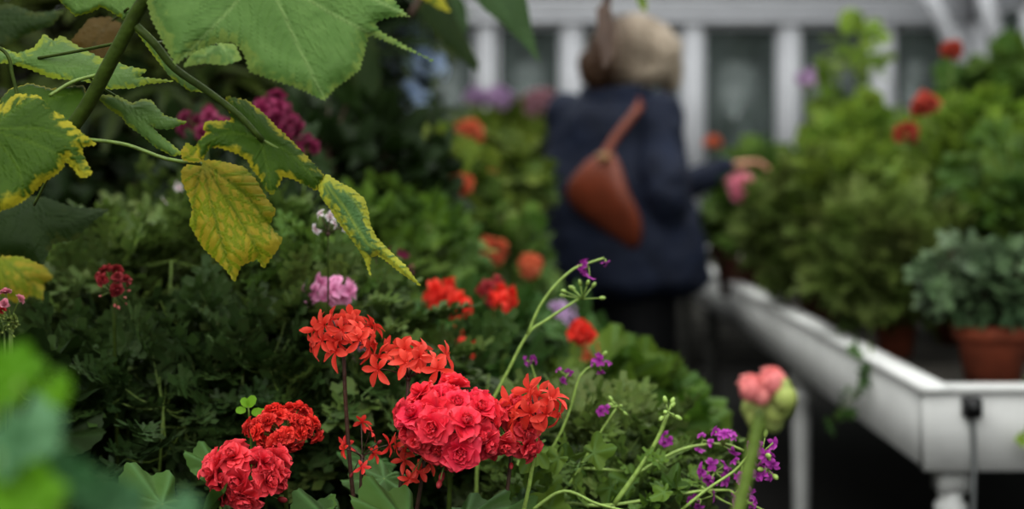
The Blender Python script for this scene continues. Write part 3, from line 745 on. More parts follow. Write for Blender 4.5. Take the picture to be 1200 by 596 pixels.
hero('scarlet geranium with a tight ball of small blooms on the left', 335, 1.5,
  [dict(at=(332, 503, 1.44), kind='double', mat='red_ball', n=34, r=.031, fr=.0105, seed=38, spread=2.1, squash=.62, sr=.002, buds=3, bud_mat='bud_pink')],
  [(255, 548, 1.5, .05, -.7, .3, -.2, -.6, 1), (350, 612, 1.4, .06, .6, .2, .1, -.5, 1)], seed=4, stem_mat='stem_dark')
hero('rose-red double geranium just below the scarlet ball', 290, 1.42,
  [dict(at=(291, 559, 1.38), kind='double', mat='red_pink', n=15, r=.031, fr=.0185, seed=39, spread=1.9, squash=.72, sr=.002, buds=3, bud_mat='red_dark')],
  [(190, 590, 1.36, .075, -.6, .2, -.1, -.6, 1), (235, 612, 1.34, .06, .2, .3, 0, -.6, 1)], seed=5)

# yellow green young shoot above the scarlet ball
sh = thing('young_shoot', 'small yellow-green leafy shoot just above the scarlet ball of blooms', 'plant', (P(296, 0, 1.5)[0], 1.52, SZ-0.01))
m1 = MB(); tip = P(291, 476, 1.47); tube(m1, bez(np.array([P(296, 0, 1.5)[0], 1.52, SZ-0.01]), P(300, 560, 1.52), tip, 12), [.002, .001], 6); m1.build('stem', M['stem_green'], sh)
m1 = MB(); q = np.array([tip, tip, tip+[.004, 0, -.006], tip+[-.003, 0, -.004], tip+[.01, 0, -.009]])
scatter(m1, SIMPLE[0], q, [[-.6, -.2, .8], [.5, -.2, .9], [1, -.3, .1], [-1, -.3, .1], [.9, -.2, .6]], [[0, -1, .3]]*5, [.012, .014, .013, .011, .011], [.9, 1, .8, .9, 1]); m1.build('foliage', M['fore_bright'], sh)
# --- trailing purple-flowered pelargonium on the right
def px_path(pts): return [P(*p) for p in pts]
pb = np.array([-0.05, 1.6, SZ-0.01])
tp = thing('trailing_geranium', 'trailing pelargonium with thin pale stems and tiny purple flowers right of the crimson heads', 'geranium', pb)
sm = MB(); anchors = P(640, 620, 1.58)
paths = [
 ([(560, 500, 1.62), (590, 445, 1.62), (618, 392, 1.62), (640, 375, 1.62), (678, 350, 1.62)], .0022),
 ([(618, 392, 1.62), (632, 360, 1.62), (650, 335, 1.62), (672, 315, 1.62), (690, 308, 1.62), (708, 302, 1.62)], .0019),
 ([(640, 600, 1.6), (672, 560, 1.6), (700, 512, 1.6), (722, 478, 1.6)], .0016),
 ([(720, 590, 1.55), (750, 548, 1.55), (770, 515, 1.55), (783, 484, 1.55)], .003),
 ([(640, 585, 1.55), (700, 592, 1.55), (760, 585, 1.55), (820, 575, 1.55), (855, 574, 1.55)], .0022),
 ([(745, 556, 1.57), (785, 532, 1.57), (815, 522, 1.57), (850, 520, 1.57), (872, 528, 1.57)], .002),
 ([(800, 596, 1.53), (830, 572, 1.53), (860, 552, 1.53), (885, 530, 1.53), (912, 545, 1.53)], .0018),
 ([(680, 548, 1.62), (730, 552, 1.62), (780, 565, 1.62), (830, 570, 1.62)], .0018),
 ([(620, 560, 1.62), (650, 520, 1.62), (668, 480, 1.62), (680, 440, 1.62), (702, 423, 1.62)], .0016),
 ([(610, 520, 1.63), (632, 470, 1.63), (628, 445, 1.63), (622, 425, 1.63)], .0014),
 ([(855, 574, 1.55), (880, 590, 1.55), (900, 600, 1.55)], .0015),
 ([(620, 600, 1.5), (660, 575, 1.5), (700, 590, 1.5), (740, 600, 1.5)], .002),
 ([(822, 570, 1.55), (845, 585, 1.55), (860, 592, 1.55)], .0014),
]
for p, r in paths: tube(sm, smooth_path(px_path(p), 16), [r, r*0.7], 7)
for q in ((560, 500, 1.62), (640, 600, 1.6), (640, 585, 1.55), (720, 590, 1.55), (800, 596, 1.53), (620, 560, 1.62), (610, 520, 1.63), (620, 600, 1.5), (680, 548, 1.62)):
    e = P(*q); tube(sm, bez(pb+[0, 0, 0.02], (pb+e)/2+[(e[0]-pb[0])*.2, 0, .0], e, 9), [.0035, .002], 7)
sm.build('stem', M['stem_pale'], tp)
def tiny_cluster(px, py, Y, n, spread, fr, mat, seed, ped='stem_pale', budsn=0, droop=0):
    rs = np.random.RandomState(seed); c = P(px, py, Y); hd = MB(); bl = []; pos = []
    for i in range(n+budsn):
        d = unit(rs.randn(3)+[0, -.3, .3-droop]); p = c+d*spread*(0.5+0.6*rs.rand()); pos.append(p); tube(hd, [c, (c+p)/2, p], .0007, 5)
        if i < n:
            one = MB(); scatter(one, STARW[rs.randint(3)], [p], [rs.randn(3)+[0, 0, 1]], [d], [fr*.78*(0.8+.4*rs.rand())], [rs.rand()]); bl.append(one)
        else: scatter(hd, BUD, [p], [d], [[0.2, 1, 0]], [fr*1.0], [0.5])
    h = hd.build('flower_head', M[ped], tp)
    for one in bl: tgt_build(one, 'blossom', M[mat], h, origin(tp))
cl = [(690, 312, 1.62, 4, .013, .0095, 0, 0), (709, 303, 1.62, 2, .006, .0095, 0, 0), (683, 350, 1.62, 0, .024, .008, 8, .2), (702, 424, 1.62, 5, .013, .009, 1, .2), (664, 440, 1.62, 3, .012, .009, 0, .2),
      (622, 424, 1.63, 3, .008, .009, 0, 0), (707, 484, 1.6, 2, .008, .008, 0, 0), (783, 482, 1.55, 0, .014, .009, 8, 0), (724, 476, 1.6, 0, .010, .007, 6, 0), (847, 522, 1.56, 7, .018, .010, 0, 0), (838, 552, 1.56, 8, .018, .011, 0, .2),
      (782, 516, 1.57, 4, .010, .009, 0, 0), (893, 530, 1.53, 6, .016, .010, 2, 0), (900, 550, 1.53, 6, .015, .010, 2, .2), (866, 572, 1.55, 6, .016, .009, 0, .2), (872, 590, 1.55, 5, .016, .009, 0, 0), (822, 585, 1.55, 4, .014, .009, 0, 0), (870, 545, 1.56, 4, .018, .009, 0, 0), (824, 515, 1.57, 3, .010, .008, 0, 0)]
for i, (x, y, Y, n, sp, fr, b, dr) in enumerate(cl): tiny_cluster(x, y, Y, n, sp, fr, 'purple', 600+i, budsn=b, droop=dr)
lf = MB(); rs = np.random.RandomState(77); n = 110
sp = np.array([P(rs.uniform(600, 830), 0, 1.0) for _ in range(n)]); pos = []
for i in range(n):
    px = rs.uniform(590, 800); py = rs.uniform(500+0.25*(px-600), 640); pos.append(P(px, py, rs.uniform(1.5, 1.68)))
scatter(lf, FERN[0], pos[:60], rs.randn(60, 3), rs.randn(60, 3)*.5+[0, -.4, 1], rs.uniform(.03, .05, 60), rs.rand(60)); scatter(lf, GERDEEP[0], pos[60:], rs.randn(n-60, 3), rs.randn(n-60, 3)*.5+[0, -.4, 1], rs.uniform(.02, .035, n-60), rs.rand(n-60))
lf.build('foliage', M['ger_mid'], tp)

# --- foreground bud head on its thick stem
b0 = np.array([-0.03, 1.0, SZ-0.01]); fb = thing('geranium', 'blurred pink and green bud head on a thick green stem, before the white bench', 'geranium', b0)
mb = MB(); tube(mb, smooth_path([b0, P(780, 780, 1.0), P(850, 640, 1.0), P(872, 570, 1.0), P(888, 500, 1.0), P(893, 480, 1.0)], 28), [.005, .0048], 10); mb.build('flower_stem', M['stem_green'], fb)
mb = MB(); rs = np.random.RandomState(4); hub = P(893, 486, 1.0)
gp = [(882, 478), (898, 486), (916, 476), (908, 482), (887, 488), (905, 492), (920, 466), (900, 475)]
for (x, y) in gp:
    p = P(x, y, 0.985+0.03*rs.rand()); tube(mb, [hub, p], .0012, 5); ball(mb, p, (.0085, .0085, .0095), (rs.rand(), 0, .9), 12, 8)
    ball(mb, p+[0, 0, .006], (.005, .005, .008), (rs.rand(), 0, .9), 10, 6)
h = mb.build('bud_cluster', M['bud_green'], fb)
for (x, y, r) in ((880, 456, .0085), (905, 448, .0088), (892, 463, .007)):
    mb = MB(); p = P(x, y, .99); ball(mb, p, (r, r, r*1.1), (rs.rand(), 0, .9), 12, 8)
    scatter(mb, DBL_LO[0], [p+[0, 0, r*.5]], [[1, 0, 0]], [[0, -.3, 1]], [r*1.2], [.7]); tgt_build(mb, 'bud', M['bud_pink'], h, origin(fb))

# --- blurred foreground leaves bottom left
b0 = np.array([-0.30, 0.62, SZ-0.01]); fg = thing('geranium', 'very blurred pale green plant in the near bottom left corner', 'geranium', b0)
sm = MB(); rs = np.random.RandomState(12)
for (x, y, Y, s, mat, n_) in ((22, 446, .66, .026, 'fore_bright', (0, -.8, .8)), (56, 468, .66, .020, 'fore_bright', (.2, -.7, .8)), (-8, 474, .66, .022, 'fore_bright', (0, -.8, .5)), (30, 520, .64, .030, 'blue_leaf', (0, -.9, .6)), (-5, 580, .62, .034, 'fore_bright', (0, -.8, .6)),
       (75, 578, .63, .028, 'blue_leaf', (.1, -.8, .7)), (130, 606, .65, .028, 'blue_leaf', (.2, -.6, .8)), (195, 616, .66, .026, 'blue_leaf', (.2, -.6, .8)), (40, 600, .6, .03, 'fore_bright', (0, -.8, .6)), (0, 530, .6, .026, 'blue_leaf', (0, -.8, .7))):
    p = P(x, y, Y); tube(sm, bez(b0, (b0+p)/2+[0, 0, -.03], p, 8), [.003, .0016], 6)
    m_ = MB(); scatter(m_, GER[rs.randint(3)], [p], [[rs.randn()*.6, -.1, .6]], [n_], [s], [rs.rand()]); m_.build('leaf', M[mat], fg)
sm.build('stem', M['stem_green'], fg)

# ------------------------------------------------------------------ flowering maple: leaves traced point by point
def inside(px, py, poly):
    x = poly[:, 0]; y = poly[:, 1]; x2 = np.roll(x, -1); y2 = np.roll(y, -1); r = np.zeros(len(px), bool)
    for a, b, c, d in zip(x, y, x2, y2):
        m = ((b > py) != (d > py)); xx = (c-a)*(py-b)/((d-b) if abs(d-b) > 1e-9 else 1e-9)+a
        r ^= (m & (px < xx))
    return r
def segdist(P2, segs):
    d = np.full(len(P2), 1e9)
    for a, b in segs:
        a = np.array(a, float); b = np.array(b, float); ab = b-a; t = np.clip(((P2-a)@ab)/(ab@ab+1e-9), 0, 1)
        d = np.minimum(d, np.hypot(*(P2-(a+t[:, None]*ab)).T))
    return d
def traced_leaf(plant, outline, veins, Y, mat, tilt=(0, 0), bulge=0.006, serr=1.6, tooth=5.0, step=3.5, seed=0, wave=0.003, crease=0.0016, edgew=26.0, name='leaf'):
    rs = np.random.RandomState(seed); o = np.array(outline, float); pts = []
    for i in range(len(o)):
        a, b = o[i], o[(i+1) % len(o)]; L = np.hypot(*(b-a)); k = max(1, int(round(L/tooth))); nrm = np.array([b[1]-a[1], a[0]-b[0]])/(L+1e-9)
        area = 1
        for j in range(k):
            q = a+(b-a)*j/k; pts.append(q if j == 0 else q+nrm*0)
            if serr and k > 0: pts.append(a+(b-a)*(j+0.7)/k+nrm*serr*SG*(0.6+0.7*rs.rand()))
    pts = np.array(pts); mn, mx = pts.min(0), pts.max(0)
    gx, gy = np.meshgrid(np.arange(mn[0], mx[0], step), np.arange(mn[1], mx[1], step*0.87)); gx = gx+(np.arange(gx.shape[0]) % 2)[:, None]*step/2
    G = np.stack([gx.ravel(), gy.ravel()], -1); oe = [(pts[i], pts[(i+1) % len(pts)]) for i in range(len(pts))]
    G = G[inside(G[:, 0], G[:, 1], pts)]; G = G[segdist(G, oe) > step*0.45]
    A = np.vstack([pts, G]); n0 = len(pts)
    vv, ee, ff, _, _, _ = delaunay_2d_cdt([Vector(p) for p in A], [(i, (i+1) % n0) for i in range(n0)], [], 1, 1e-4)
    V2 = np.array([tuple(v) for v in vv]); fs = []
    for f in ff:
        for k in range(1, len(f)-1): fs.append((f[0], f[k], f[k+1]))
    fs = np.array(fs); cen = V2[fs].mean(1); fs = fs[inside(cen[:, 0], cen[:, 1], pts)]
    prim = []; sec = []
    for v in veins:
        v = smooth_path(np.array(v, float), 10) if len(v) > 2 else np.array(v, float)
        prim += list(zip(v[:-1], v[1:])); tot = sum(np.hypot(*(b-a)) for a, b in zip(v[:-1], v[1:])); run = 0; nxt = tot*0.14; sd = 1
        for a, b in zip(v[:-1], v[1:]):
            L = np.hypot(*(b-a)); d = (b-a)/(L+1e-9)
            while nxt < run+L and nxt < tot*0.92:
                p = a+d*(nxt-run); ang = sd*0.75; q = np.array([d[0]*math.cos(ang)-d[1]*math.sin(ang), d[0]*math.sin(ang)+d[1]*math.cos(ang)])
                ln = 0.42*(tot-nxt)+8; e1 = p+q*ln*0.55; q2 = q*0.8+d*0.5; q2 /= np.hypot(*q2); sec += [(p, e1), (e1, e1+q2*ln*0.45)]
                sd = -sd; nxt += 9
            run += L
    dp = segdist(V2, prim); ds = segdist(V2, sec) if sec else dp; de = segdist(V2, oe); c = V2.mean(0)
    vein = np.exp(-(dp/1.6)**2); sv = np.exp(-(ds/1.5)**2); ed = np.clip(de/edgew, 0, 1)
    D = tilt[0]*(V2[:, 0]-c[0])+tilt[1]*(V2[:, 1]-c[1]) - bulge*(1-(1-ed)**2)*1.0+crease*np.exp(-(dp/3.5)**2)+0.5*crease*np.exp(-(ds/2.5)**2)
    D = D+wave*np.sin(V2[:, 0]/17+seed)*np.cos(V2[:, 1]/13+seed*2)*(1-0.5*ed)
    Yv = Y+D; W = np.stack([(V2[:, 0]-CX)/F*Yv, Yv, H-(V2[:, 1]-HY)/F*Yv], -1)
    mb = MB(); mb.add(W, fs, np.stack([vein, ed, sv], -1)); return mb.build(name, M[mat], plant)
SG = 1.0
fb0 = np.array([-0.62, 1.32, SZ-0.01])
fm = thing('flowering_maple', 'tall flowering maple with lobed green and yellow-mottled leaves hanging in from the upper left', 'shrub', fb0)
sm = MB()
T = lambda pts, r, n=24, k=12: tube(sm, smooth_path([P(*p) for p in pts], n), r, k)
tube(sm, smooth_path([fb0, P(-190, 600, 1.34), P(-150, 350, 1.35), P(0, 235, 1.36), P(85, 148, 1.36), P(135, 62, 1.34), P(160, 15, 1.33), P(185, -25, 1.32), P(215, -90, 1.32)], 60), [.0085, .008, .0072, .0068, .0062], 14)
T([(150, 22, 1.335), (180, 50, 1.33), (205, 80, 1.33), (245, 108, 1.32), (280, 135, 1.31), (308, 165, 1.31)], [.0042, .0036, .0026])
sm.build('stem', M['stem_dark'], fm)
def petiole(pts, r=.0019, mat='stem_green'):
    mb = MB(); tube(mb, smooth_path([P(*p) for p in pts], 18), r, 8); mb.build('petiole', M[mat], fm)
petiole([(60, 160, 1.36), (110, 164, 1.35), (150, 170, 1.35), (195, 186, 1.35), (236, 192, 1.34)], .0019)
petiole([(112, 88, 1.35), (85, 96, 1.34), (58, 112, 1.33)], .0017)
petiole([(180, -20, 1.33), (250, -45, 1.29), (305, -40, 1.27)], .002)
petiole([(-40, 40, 1.4), (5, 60, 1.4), (15, 90, 1.4), (22, 118, 1.4)], .0019, 'stem_dark')
petiole([(-60, 60, 1.4), (-30, 100, 1.33), (-14, 150, 1.3)], .0019)
petiole([(105, 90, 1.37), (110, 95, 1.41), (120, 103, 1.42), (135, 112, 1.42)], .0014)
petiole([(300, 160, 1.31), (335, 180, 1.32), (372, 208, 1.34)], .0016)
petiole([(78, 155, 1.37), (60, 200, 1.45), (40, 240, 1.5)], .0016)
petiole([(-20, 180, 1.45), (-15, 260, 1.55), (0, 300, 1.6)], .0016)
petiole([(140, 50, 1.36), (90, 60, 1.40), (45, 68, 1.42)], .0016, 'stem_dark')

traced_leaf(fm, [(168, -10), (176, 22), (190, 50), (205, 78), (228, 62), (250, 53), (272, 50), (284, 62), (291, 85), (305, 90), (325, 97), (345, 103), (365, 112), (381, 119), (395, 103), (410, 93), (423, 82), (429, 60), (433, 43), (450, 49), (470, 57), (490, 65), (508, 72),
  (488, 59), (465, 46), (447, 36), (441, 27), (460, 21), (481, 20), (465, 2), (440, -30), (400, -62), (350, -72), (312, -60), (300, -44), (280, -66), (230, -60), (185, -40)],
  [[(305, -42), (325, 0), (350, 55), (381, 117)], [(305, -42), (279, 0), (240, 42), (206, 77)], [(305, -42), (362, 0), (432, 38), (506, 71)], [(305, -42), (400, -18), (478, 19)], [(305, -42), (240, -30), (172, -5)]],
  1.27, 'abutilon', (-.0001, -.0004), .012, 2.4, 6, 3.0, 1)
traced_leaf(fm, [(-8, 128), (20, 110), (45, 112), (60, 128), (75, 137), (95, 155), (113, 169), (96, 172), (97, 181), (103, 193), (108, 203), (100, 208), (92, 206), (86, 197), (76, 187), (74, 196), (66, 204), (50, 214), (32, 232), (14, 243), (-2, 247), (-40, 240), (-58, 190), (-50, 130)],
  [[(-14, 152), (40, 150), (80, 162), (111, 169)], [(-14, 152), (40, 168), (80, 188), (104, 205)], [(-14, 152), (20, 195), (28, 230)], [(-14, 152), (-18, 200), (-15, 240)], [(-14, 152), (15, 130), (42, 114)]],
  1.30, 'abutilon_edge', (0, -.0005), .012, 1.6, 6, 3.0, 2, .004)
traced_leaf(fm, [(213, 199), (222, 191), (233, 188), (254, 188), (272, 192), (286, 196), (300, 211), (312, 232), (323, 246), (316, 262), (321, 271), (331, 280), (324, 294), (316, 303), (309, 314), (302, 303), (294, 306), (282, 311), (275, 330), (266, 317), (252, 303), (238, 290), (228, 273), (222, 262), (226, 246), (222, 232), (213, 210)],
  [[(238, 190), (248, 240), (262, 290), (275, 327)], [(238, 190), (270, 240), (295, 280), (309, 311)], [(238, 190), (285, 225), (310, 255), (329, 280)], [(238, 190), (228, 230), (230, 268)]],
  1.36, 'abutilon_yellow', (.0002, -.0003), .010, 1.5, 7, 2.6, 3, .003, .003)
traced_leaf(fm, [(265, 113), (290, 118), (310, 134), (325, 150), (345, 168), (365, 190), (380, 206), (371, 223), (356, 215), (345, 210), (331, 206), (326, 218), (319, 228), (312, 222), (306, 210), (296, 198), (290, 187), (280, 180), (268, 176), (255, 172), (245, 173), (237, 186), (232, 182), (231, 168), (243, 155), (238, 149), (243, 142), (262, 142), (273, 141), (266, 126)],
  [[(305, 162), (340, 180), (372, 214)], [(305, 162), (268, 156), (236, 172)], [(305, 162), (312, 190), (318, 224)], [(305, 162), (280, 135), (268, 118)]],
  1.315, 'abutilon_edge', (.0003, -.0004), .008, 1.6, 6, 2.6, 4, .003, edgew=15)
traced_leaf(fm, [(372, 215), (383, 204), (398, 214), (413, 221), (427, 233), (431, 246), (434, 264), (441, 278), (458, 295), (476, 312), (493, 335), (472, 321), (451, 304), (443, 299), (435, 301), (433, 310), (434, 323), (427, 303), (416, 285), (402, 267), (388, 246), (377, 232)],
  [[(376, 208), (405, 245), (430, 285), (460, 305), (490, 332)], [(376, 208), (410, 228), (432, 262)], [(376, 208), (398, 255), (428, 300)]],
  1.33, 'abutilon_var', (.0005, -.0003), .010, 1.2, 6, 2.4, 5, .004, edgew=14)
traced_leaf(fm, [(-20, 60), (0, 55), (20, 63), (40, 56), (52, 40), (62, 48), (72, 42), (92, 55), (118, 68), (135, 72), (150, 78), (172, 82), (162, 90), (204, 95), (172, 98), (155, 103), (128, 104), (100, 95), (60, 91), (38, 82), (12, 74), (-20, 72)],
  [[(40, 76), (90, 80), (140, 88), (200, 95)], [(40, 76), (60, 60), (68, 46)], [(40, 76), (10, 66), (-15, 64)]],
  1.42, 'abutilon_dull', (0, -.0012), .010, 1.3, 7, 3.0, 6, .006, edgew=16)
traced_leaf(fm, [(112, 112), (135, 111), (155, 121), (168, 116), (178, 118), (184, 126), (192, 135), (219, 143), (200, 151), (186, 151), (176, 146), (185, 156), (200, 168), (214, 180), (203, 183), (182, 172), (165, 157), (150, 147), (143, 137), (125, 125)],
  [[(135, 112), (165, 135), (190, 160), (210, 180)], [(160, 130), (185, 138), (215, 143)]], 1.42, 'abutilon_dull', (0, -.0008), .006, 1.2, 6, 3.0, 7, .004, edgew=8)
traced_leaf(fm, [(212, 178), (219, 167), (226, 172), (235, 170), (232, 182), (236, 189), (225, 190), (214, 187)], [[(214, 186), (225, 180), (232, 172)]], 1.335, 'abutilon_yellow', (0, -.0004), .003, 1.2, 5, 2.5, 8, .002)
traced_leaf(fm, [(58, -30), (66, -2), (88, 20), (108, 15), (120, 9), (148, 26), (160, 10), (190, -30), (120, -60)], [[(120, -40), (92, -5), (88, 18)], [(120, -40), (140, -5), (147, 24)]], 1.45, 'abutilon_dull', (0, -.0004), .008, 1.3, 7, 3.5, 9, .004, edgew=6)
traced_leaf(fm, [(158, 34), (172, 36), (190, 56), (206, 80), (228, 97), (240, 108), (222, 106), (200, 90), (178, 62)], [[(160, 36), (190, 68), (236, 106)]], 1.42, 'abutilon_dull', (0, -.0006), .004, 1.2, 7, 3.5, 10, .003, edgew=10)
traced_leaf(fm, [(225, 62), (250, 48), (275, 52), (283, 70), (262, 76), (240, 74), (215, 78)], [[(255, 50), (230, 74)], [(255, 50), (275, 70)]], 1.6, 'abutilon', (0, -.0006), .006, 1.2, 7, 3.5, 11, .003)
traced_leaf(fm, [(0, 118), (12, 104), (35, 98), (60, 104), (98, 100), (104, 120), (92, 140), (70, 150), (30, 140), (0, 140)], [[(100, 104), (50, 118), (4, 128)]], 1.40, 'abutilon_edge', (0, -.0009), .006, 1.3, 7, 3.5, 12, .003, edgew=4)
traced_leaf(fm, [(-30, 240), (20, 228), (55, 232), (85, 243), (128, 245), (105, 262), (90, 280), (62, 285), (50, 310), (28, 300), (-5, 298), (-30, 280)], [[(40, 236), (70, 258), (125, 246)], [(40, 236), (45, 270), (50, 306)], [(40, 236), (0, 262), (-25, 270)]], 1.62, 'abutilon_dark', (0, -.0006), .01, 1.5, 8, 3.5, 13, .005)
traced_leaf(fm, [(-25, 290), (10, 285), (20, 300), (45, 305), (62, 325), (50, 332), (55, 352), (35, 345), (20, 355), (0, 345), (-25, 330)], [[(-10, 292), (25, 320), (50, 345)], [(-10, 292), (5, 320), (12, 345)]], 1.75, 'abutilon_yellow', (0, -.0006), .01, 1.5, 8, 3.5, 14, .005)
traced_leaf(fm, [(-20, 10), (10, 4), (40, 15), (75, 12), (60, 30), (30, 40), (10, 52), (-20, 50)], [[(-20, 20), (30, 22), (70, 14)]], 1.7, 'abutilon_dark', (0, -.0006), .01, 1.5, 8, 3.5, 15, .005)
traced_leaf(fm, [(82, 50), (105, 22), (130, 20), (148, 34), (130, 60), (110, 75), (95, 66)], [[(130, 22), (110, 50), (100, 70)]], 1.62, 'abutilon_yellow', (0, -.0006), .01, 1.5, 8, 3.5, 16, .005).data.materials[0] = hero_leaf_mat('maple leaf browned', (44, 44, 14), (70, 58, 18), (96, 70, 20), .7, (60, 50, 20), .3, thr=.5)
petiole([(150, 10, 1.36), (142, 16, 1.5), (132, 24, 1.62)], .0014, 'stem_dark')
petiole([(180, 50, 1.34), (215, 48, 1.5), (254, 52, 1.6)], .0014, 'stem_dark')
petiole([(105, -50, 1.40), (-10, 0, 1.6), (-22, 22, 1.7)], .0014, 'stem_dark')

# overhanging vine at top centre (blurred) with a stalk in front of the woman
vb = P(640, 0, 2.6); 
vn = thing('hanging_vine', 'blurred dark green vine hanging down from the roof above the centre', 'vine', (vb[0], 2.7, 2.10))
mb = MB(); box(mb, WX0, WX1, 2.67, 2.73, 2.12, 2.20); struct('trim_%d' % tn, mb, M['white_paint']); tn += 1
sm = MB()
tube(sm, smooth_path([np.array([-.35, 2.69, 2.12]), P(300, -260, 2.7), P(430, -190, 2.6), P(520, -90, 2.6), P(545, -20, 2.6), P(590, -60, 2.6), P(700, -120, 2.7), P(712, -20, 2.9), P(708, 30, 2.9), P(711, 62, 2.9)], 60), [.010, .009, .008], 8)
tube(sm, smooth_path([P(520, -90, 2.6), P(500, -20, 2.6), P(480, 20, 2.6)], 10), .006, 8); sm.build('stem', M['stem_brown'], vn)
def lf_(o, v, Y, mat, s): return traced_leaf(vn, o, v, Y, mat, (0, -.0006), .012, 1.2, 9, 5, s, .006)
lf_([(540, -30), (552, -5), (568, 12), (585, 26), (600, 40), (616, 56), (634, 76), (628, 50), (622, 25), (618, 0), (600, -40)], [[(560, -30), (595, 20), (632, 72)]], 2.45, 'vine_leaf', 21)
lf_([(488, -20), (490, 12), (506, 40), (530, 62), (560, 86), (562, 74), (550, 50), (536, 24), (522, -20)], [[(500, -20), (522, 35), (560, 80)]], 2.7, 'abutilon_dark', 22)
lf_([(520, -30), (545, 5), (548, 30), (540, 55), (528, 40), (510, 10)], [[(525, -20), (540, 50)]], 2.8, 'vine_leaf', 23)
lf_([(500, -20), (515, -8), (528, 14), (512, 8), (490, -5)], [[(500, -15), (525, 12)]], 2.2, 'abutilon_edge', 24)
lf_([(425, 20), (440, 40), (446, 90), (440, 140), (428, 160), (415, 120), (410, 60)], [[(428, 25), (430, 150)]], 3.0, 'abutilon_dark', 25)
lf_([(745, -30), (757, 0), (757, 14), (750, 8), (740, -20)], [[(747, -20), (755, 10)]], 2.7, 'abutilon_dull', 26)
lf_([(700, 10), (712, 0), (720, 30), (717, 68), (708, 80), (700, 50)], [[(710, 5), (710, 75)]], 2.88, 'abutilon_dark', 27).data.materials[0] = M['stem_brown']
petiole_v = MB(); tube(petiole_v, [P(525, -60, 2.6), P(426, -10, 2.8), P(428, 25, 3.0)], .004, 6); tube(petiole_v, [P(700, -120, 2.7), P(746, -60, 2.7), P(747, -22, 2.7)], .004, 6); petiole_v.build('petiole', M['stem_brown'], vn)

# ------------------------------------------------------------------ potted plants on the right bench
BZ = BB+0.096
def potted(name, label, px, Y, r, h, crown, rad, n, tm, size, mat, seed, heads=(), potmat='terracotta', x=None, **kw):
    X = (px-CX)/F*Y if x is None else x; pl = thing(name, label, 'potted plant', (X, Y, BZ))
    pot(pl, X, Y, BZ, r, h, potmat); b = np.array([X, Y, BZ+h*0.85]); c = P(crown[0], crown[1], crown[2])
    kw.setdefault('stems', 8); kw.setdefault('shell', 0.15); kw.setdefault('jit', 0.75); kw.setdefault('sr', 0.0025)
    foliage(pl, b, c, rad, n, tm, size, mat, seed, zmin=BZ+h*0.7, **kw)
    for k, hd in enumerate(heads):
        hd = dict(hd); hx, hy, hY = hd.pop('at'); hd.setdefault('seed', seed+k); hd.setdefault('sr', .003); umbel(pl, P(hx, hy, hY), stem_to=b, hero=False, **hd)
    return pl
potted('potted_geranium', 'grey-green leafed geranium in the terracotta pot nearest the bench corner', 1163, 2.92, .078, .125, (1150, 330, 2.9), (.15, .12, .09), 220, GERDEEP, .045, 'ger_grey', 501, stem_mat='stem_brown')
potted('potted_geranium', 'fine olive-leaved geranium in a small terracotta pot, second along the bench edge', 1050, 3.35, .055, .12, (1045, 300, 3.3), (.20, .16, .13), 420, FERN, .08, 'fern_right', 502)
potted('potted_geranium', 'fine olive-leaved geranium in a dark pot on the bench edge, third from the near corner', 962, 4.0, .075, .14, (960, 265, 4.0), (.22, .20, .17), 420, FERN, .09, 'fern_right', 503, potmat='terracotta_dark')
potted('potted_geranium', 'geranium in a dark pot with pink and red blooms beside the reaching hand', 868, 4.9, .10, .17, (872, 255, 4.9), (.15, .15, .15), 220, GERLO, .08, 'ger_mid', 504,
   [U(870, 221, 4.65, 'dlo', 'rose', n=12, r=.035, fr=.03), U(901, 221, 4.6, 'dlo', 'red_soft', n=8, r=.022, fr=.024), U(882, 298, 4.7, 'starw', 'white', n=8, r=.03, fr=.025)], potmat='terracotta_dark')
potted('potted_geranium', 'tall bright green geranium with two red blooms, rising highest near the right edge', 1130, 3.6, .09, .15, (1150, 205, 3.6), (.24, .22, .23), 400, GERLO, .055, 'ger_bright', 505,
   [U(1083, 125, 3.4, 'dlo', 'salmon_red', n=10, r=.02, fr=.022), U(1063, 158, 3.45, 'dlo', 'salmon_red', n=8, r=.02, fr=.018), U(1115, 60, 3.6, 'dlo', 'salmon_red', n=8, r=.016, fr=.02), U(1117, 205, 3.4, 'dlo', 'red_dark', n=7, r=.018, fr=.016)])
potted('potted_geranium', 'bright green geranium with tall thin shoots in the middle of the bench', 1010, 4.6, .09, .15, (1020, 205, 4.6), (.24, .24, .26), 330, GERLO, .06, 'ger_bright', 506,
   [U(992, 213, 4.3, 'starw', 'white', n=7, r=.02, fr=.02), U(945, 95, 4.8, 'starw', 'lilac', n=8, r=.03, fr=.024)])
potted('potted_geranium', 'green geranium at the far end of the bench with one small orange bloom', 925, 5.7, .09, .15, (915, 222, 5.7), (.26, .24, .22), 330, GERLO, .07, 'ger_mid', 507,
   [U(928, 210, 4.3, 'dlo', 'orange', n=8, r=.028, fr=.026), U(836, 168, 5.9, 'dlo', 'orange', n=7, r=.028, fr=.02)])
potted('potted_geranium', 'grey-green geranium with broad leaves at the right edge of the photo', 1210, 3.3, .08, .14, (1200, 250, 3.3), (.17, .17, .22), 200, GERLO, .08, 'ger_mid', 508)
potted('potted_geranium', 'olive ferny geranium at the right edge behind the nearest pot', 1190, 3.5, .08, .14, (1110, 270, 3.7), (.28, .18, .16), 420, FERN, .08, 'fern_right', 509, x=1.35)
potted('potted_geranium', 'tall pale geranium reaching up to the white eaves beam', 1010, 5.4, .09, .15, (1000, 95, 5.4), (.14, .14, .22), 60, SIMPLE, .09, 'ger_bright', 510)
potted('potted_geranium', 'leafy green geranium at the back of the bench by the right windows', 1160, 5.2, .09, .15, (1185, 130, 5.2), (.30, .25, .24), 190, GERLO, .10, 'ger_mid', 511)
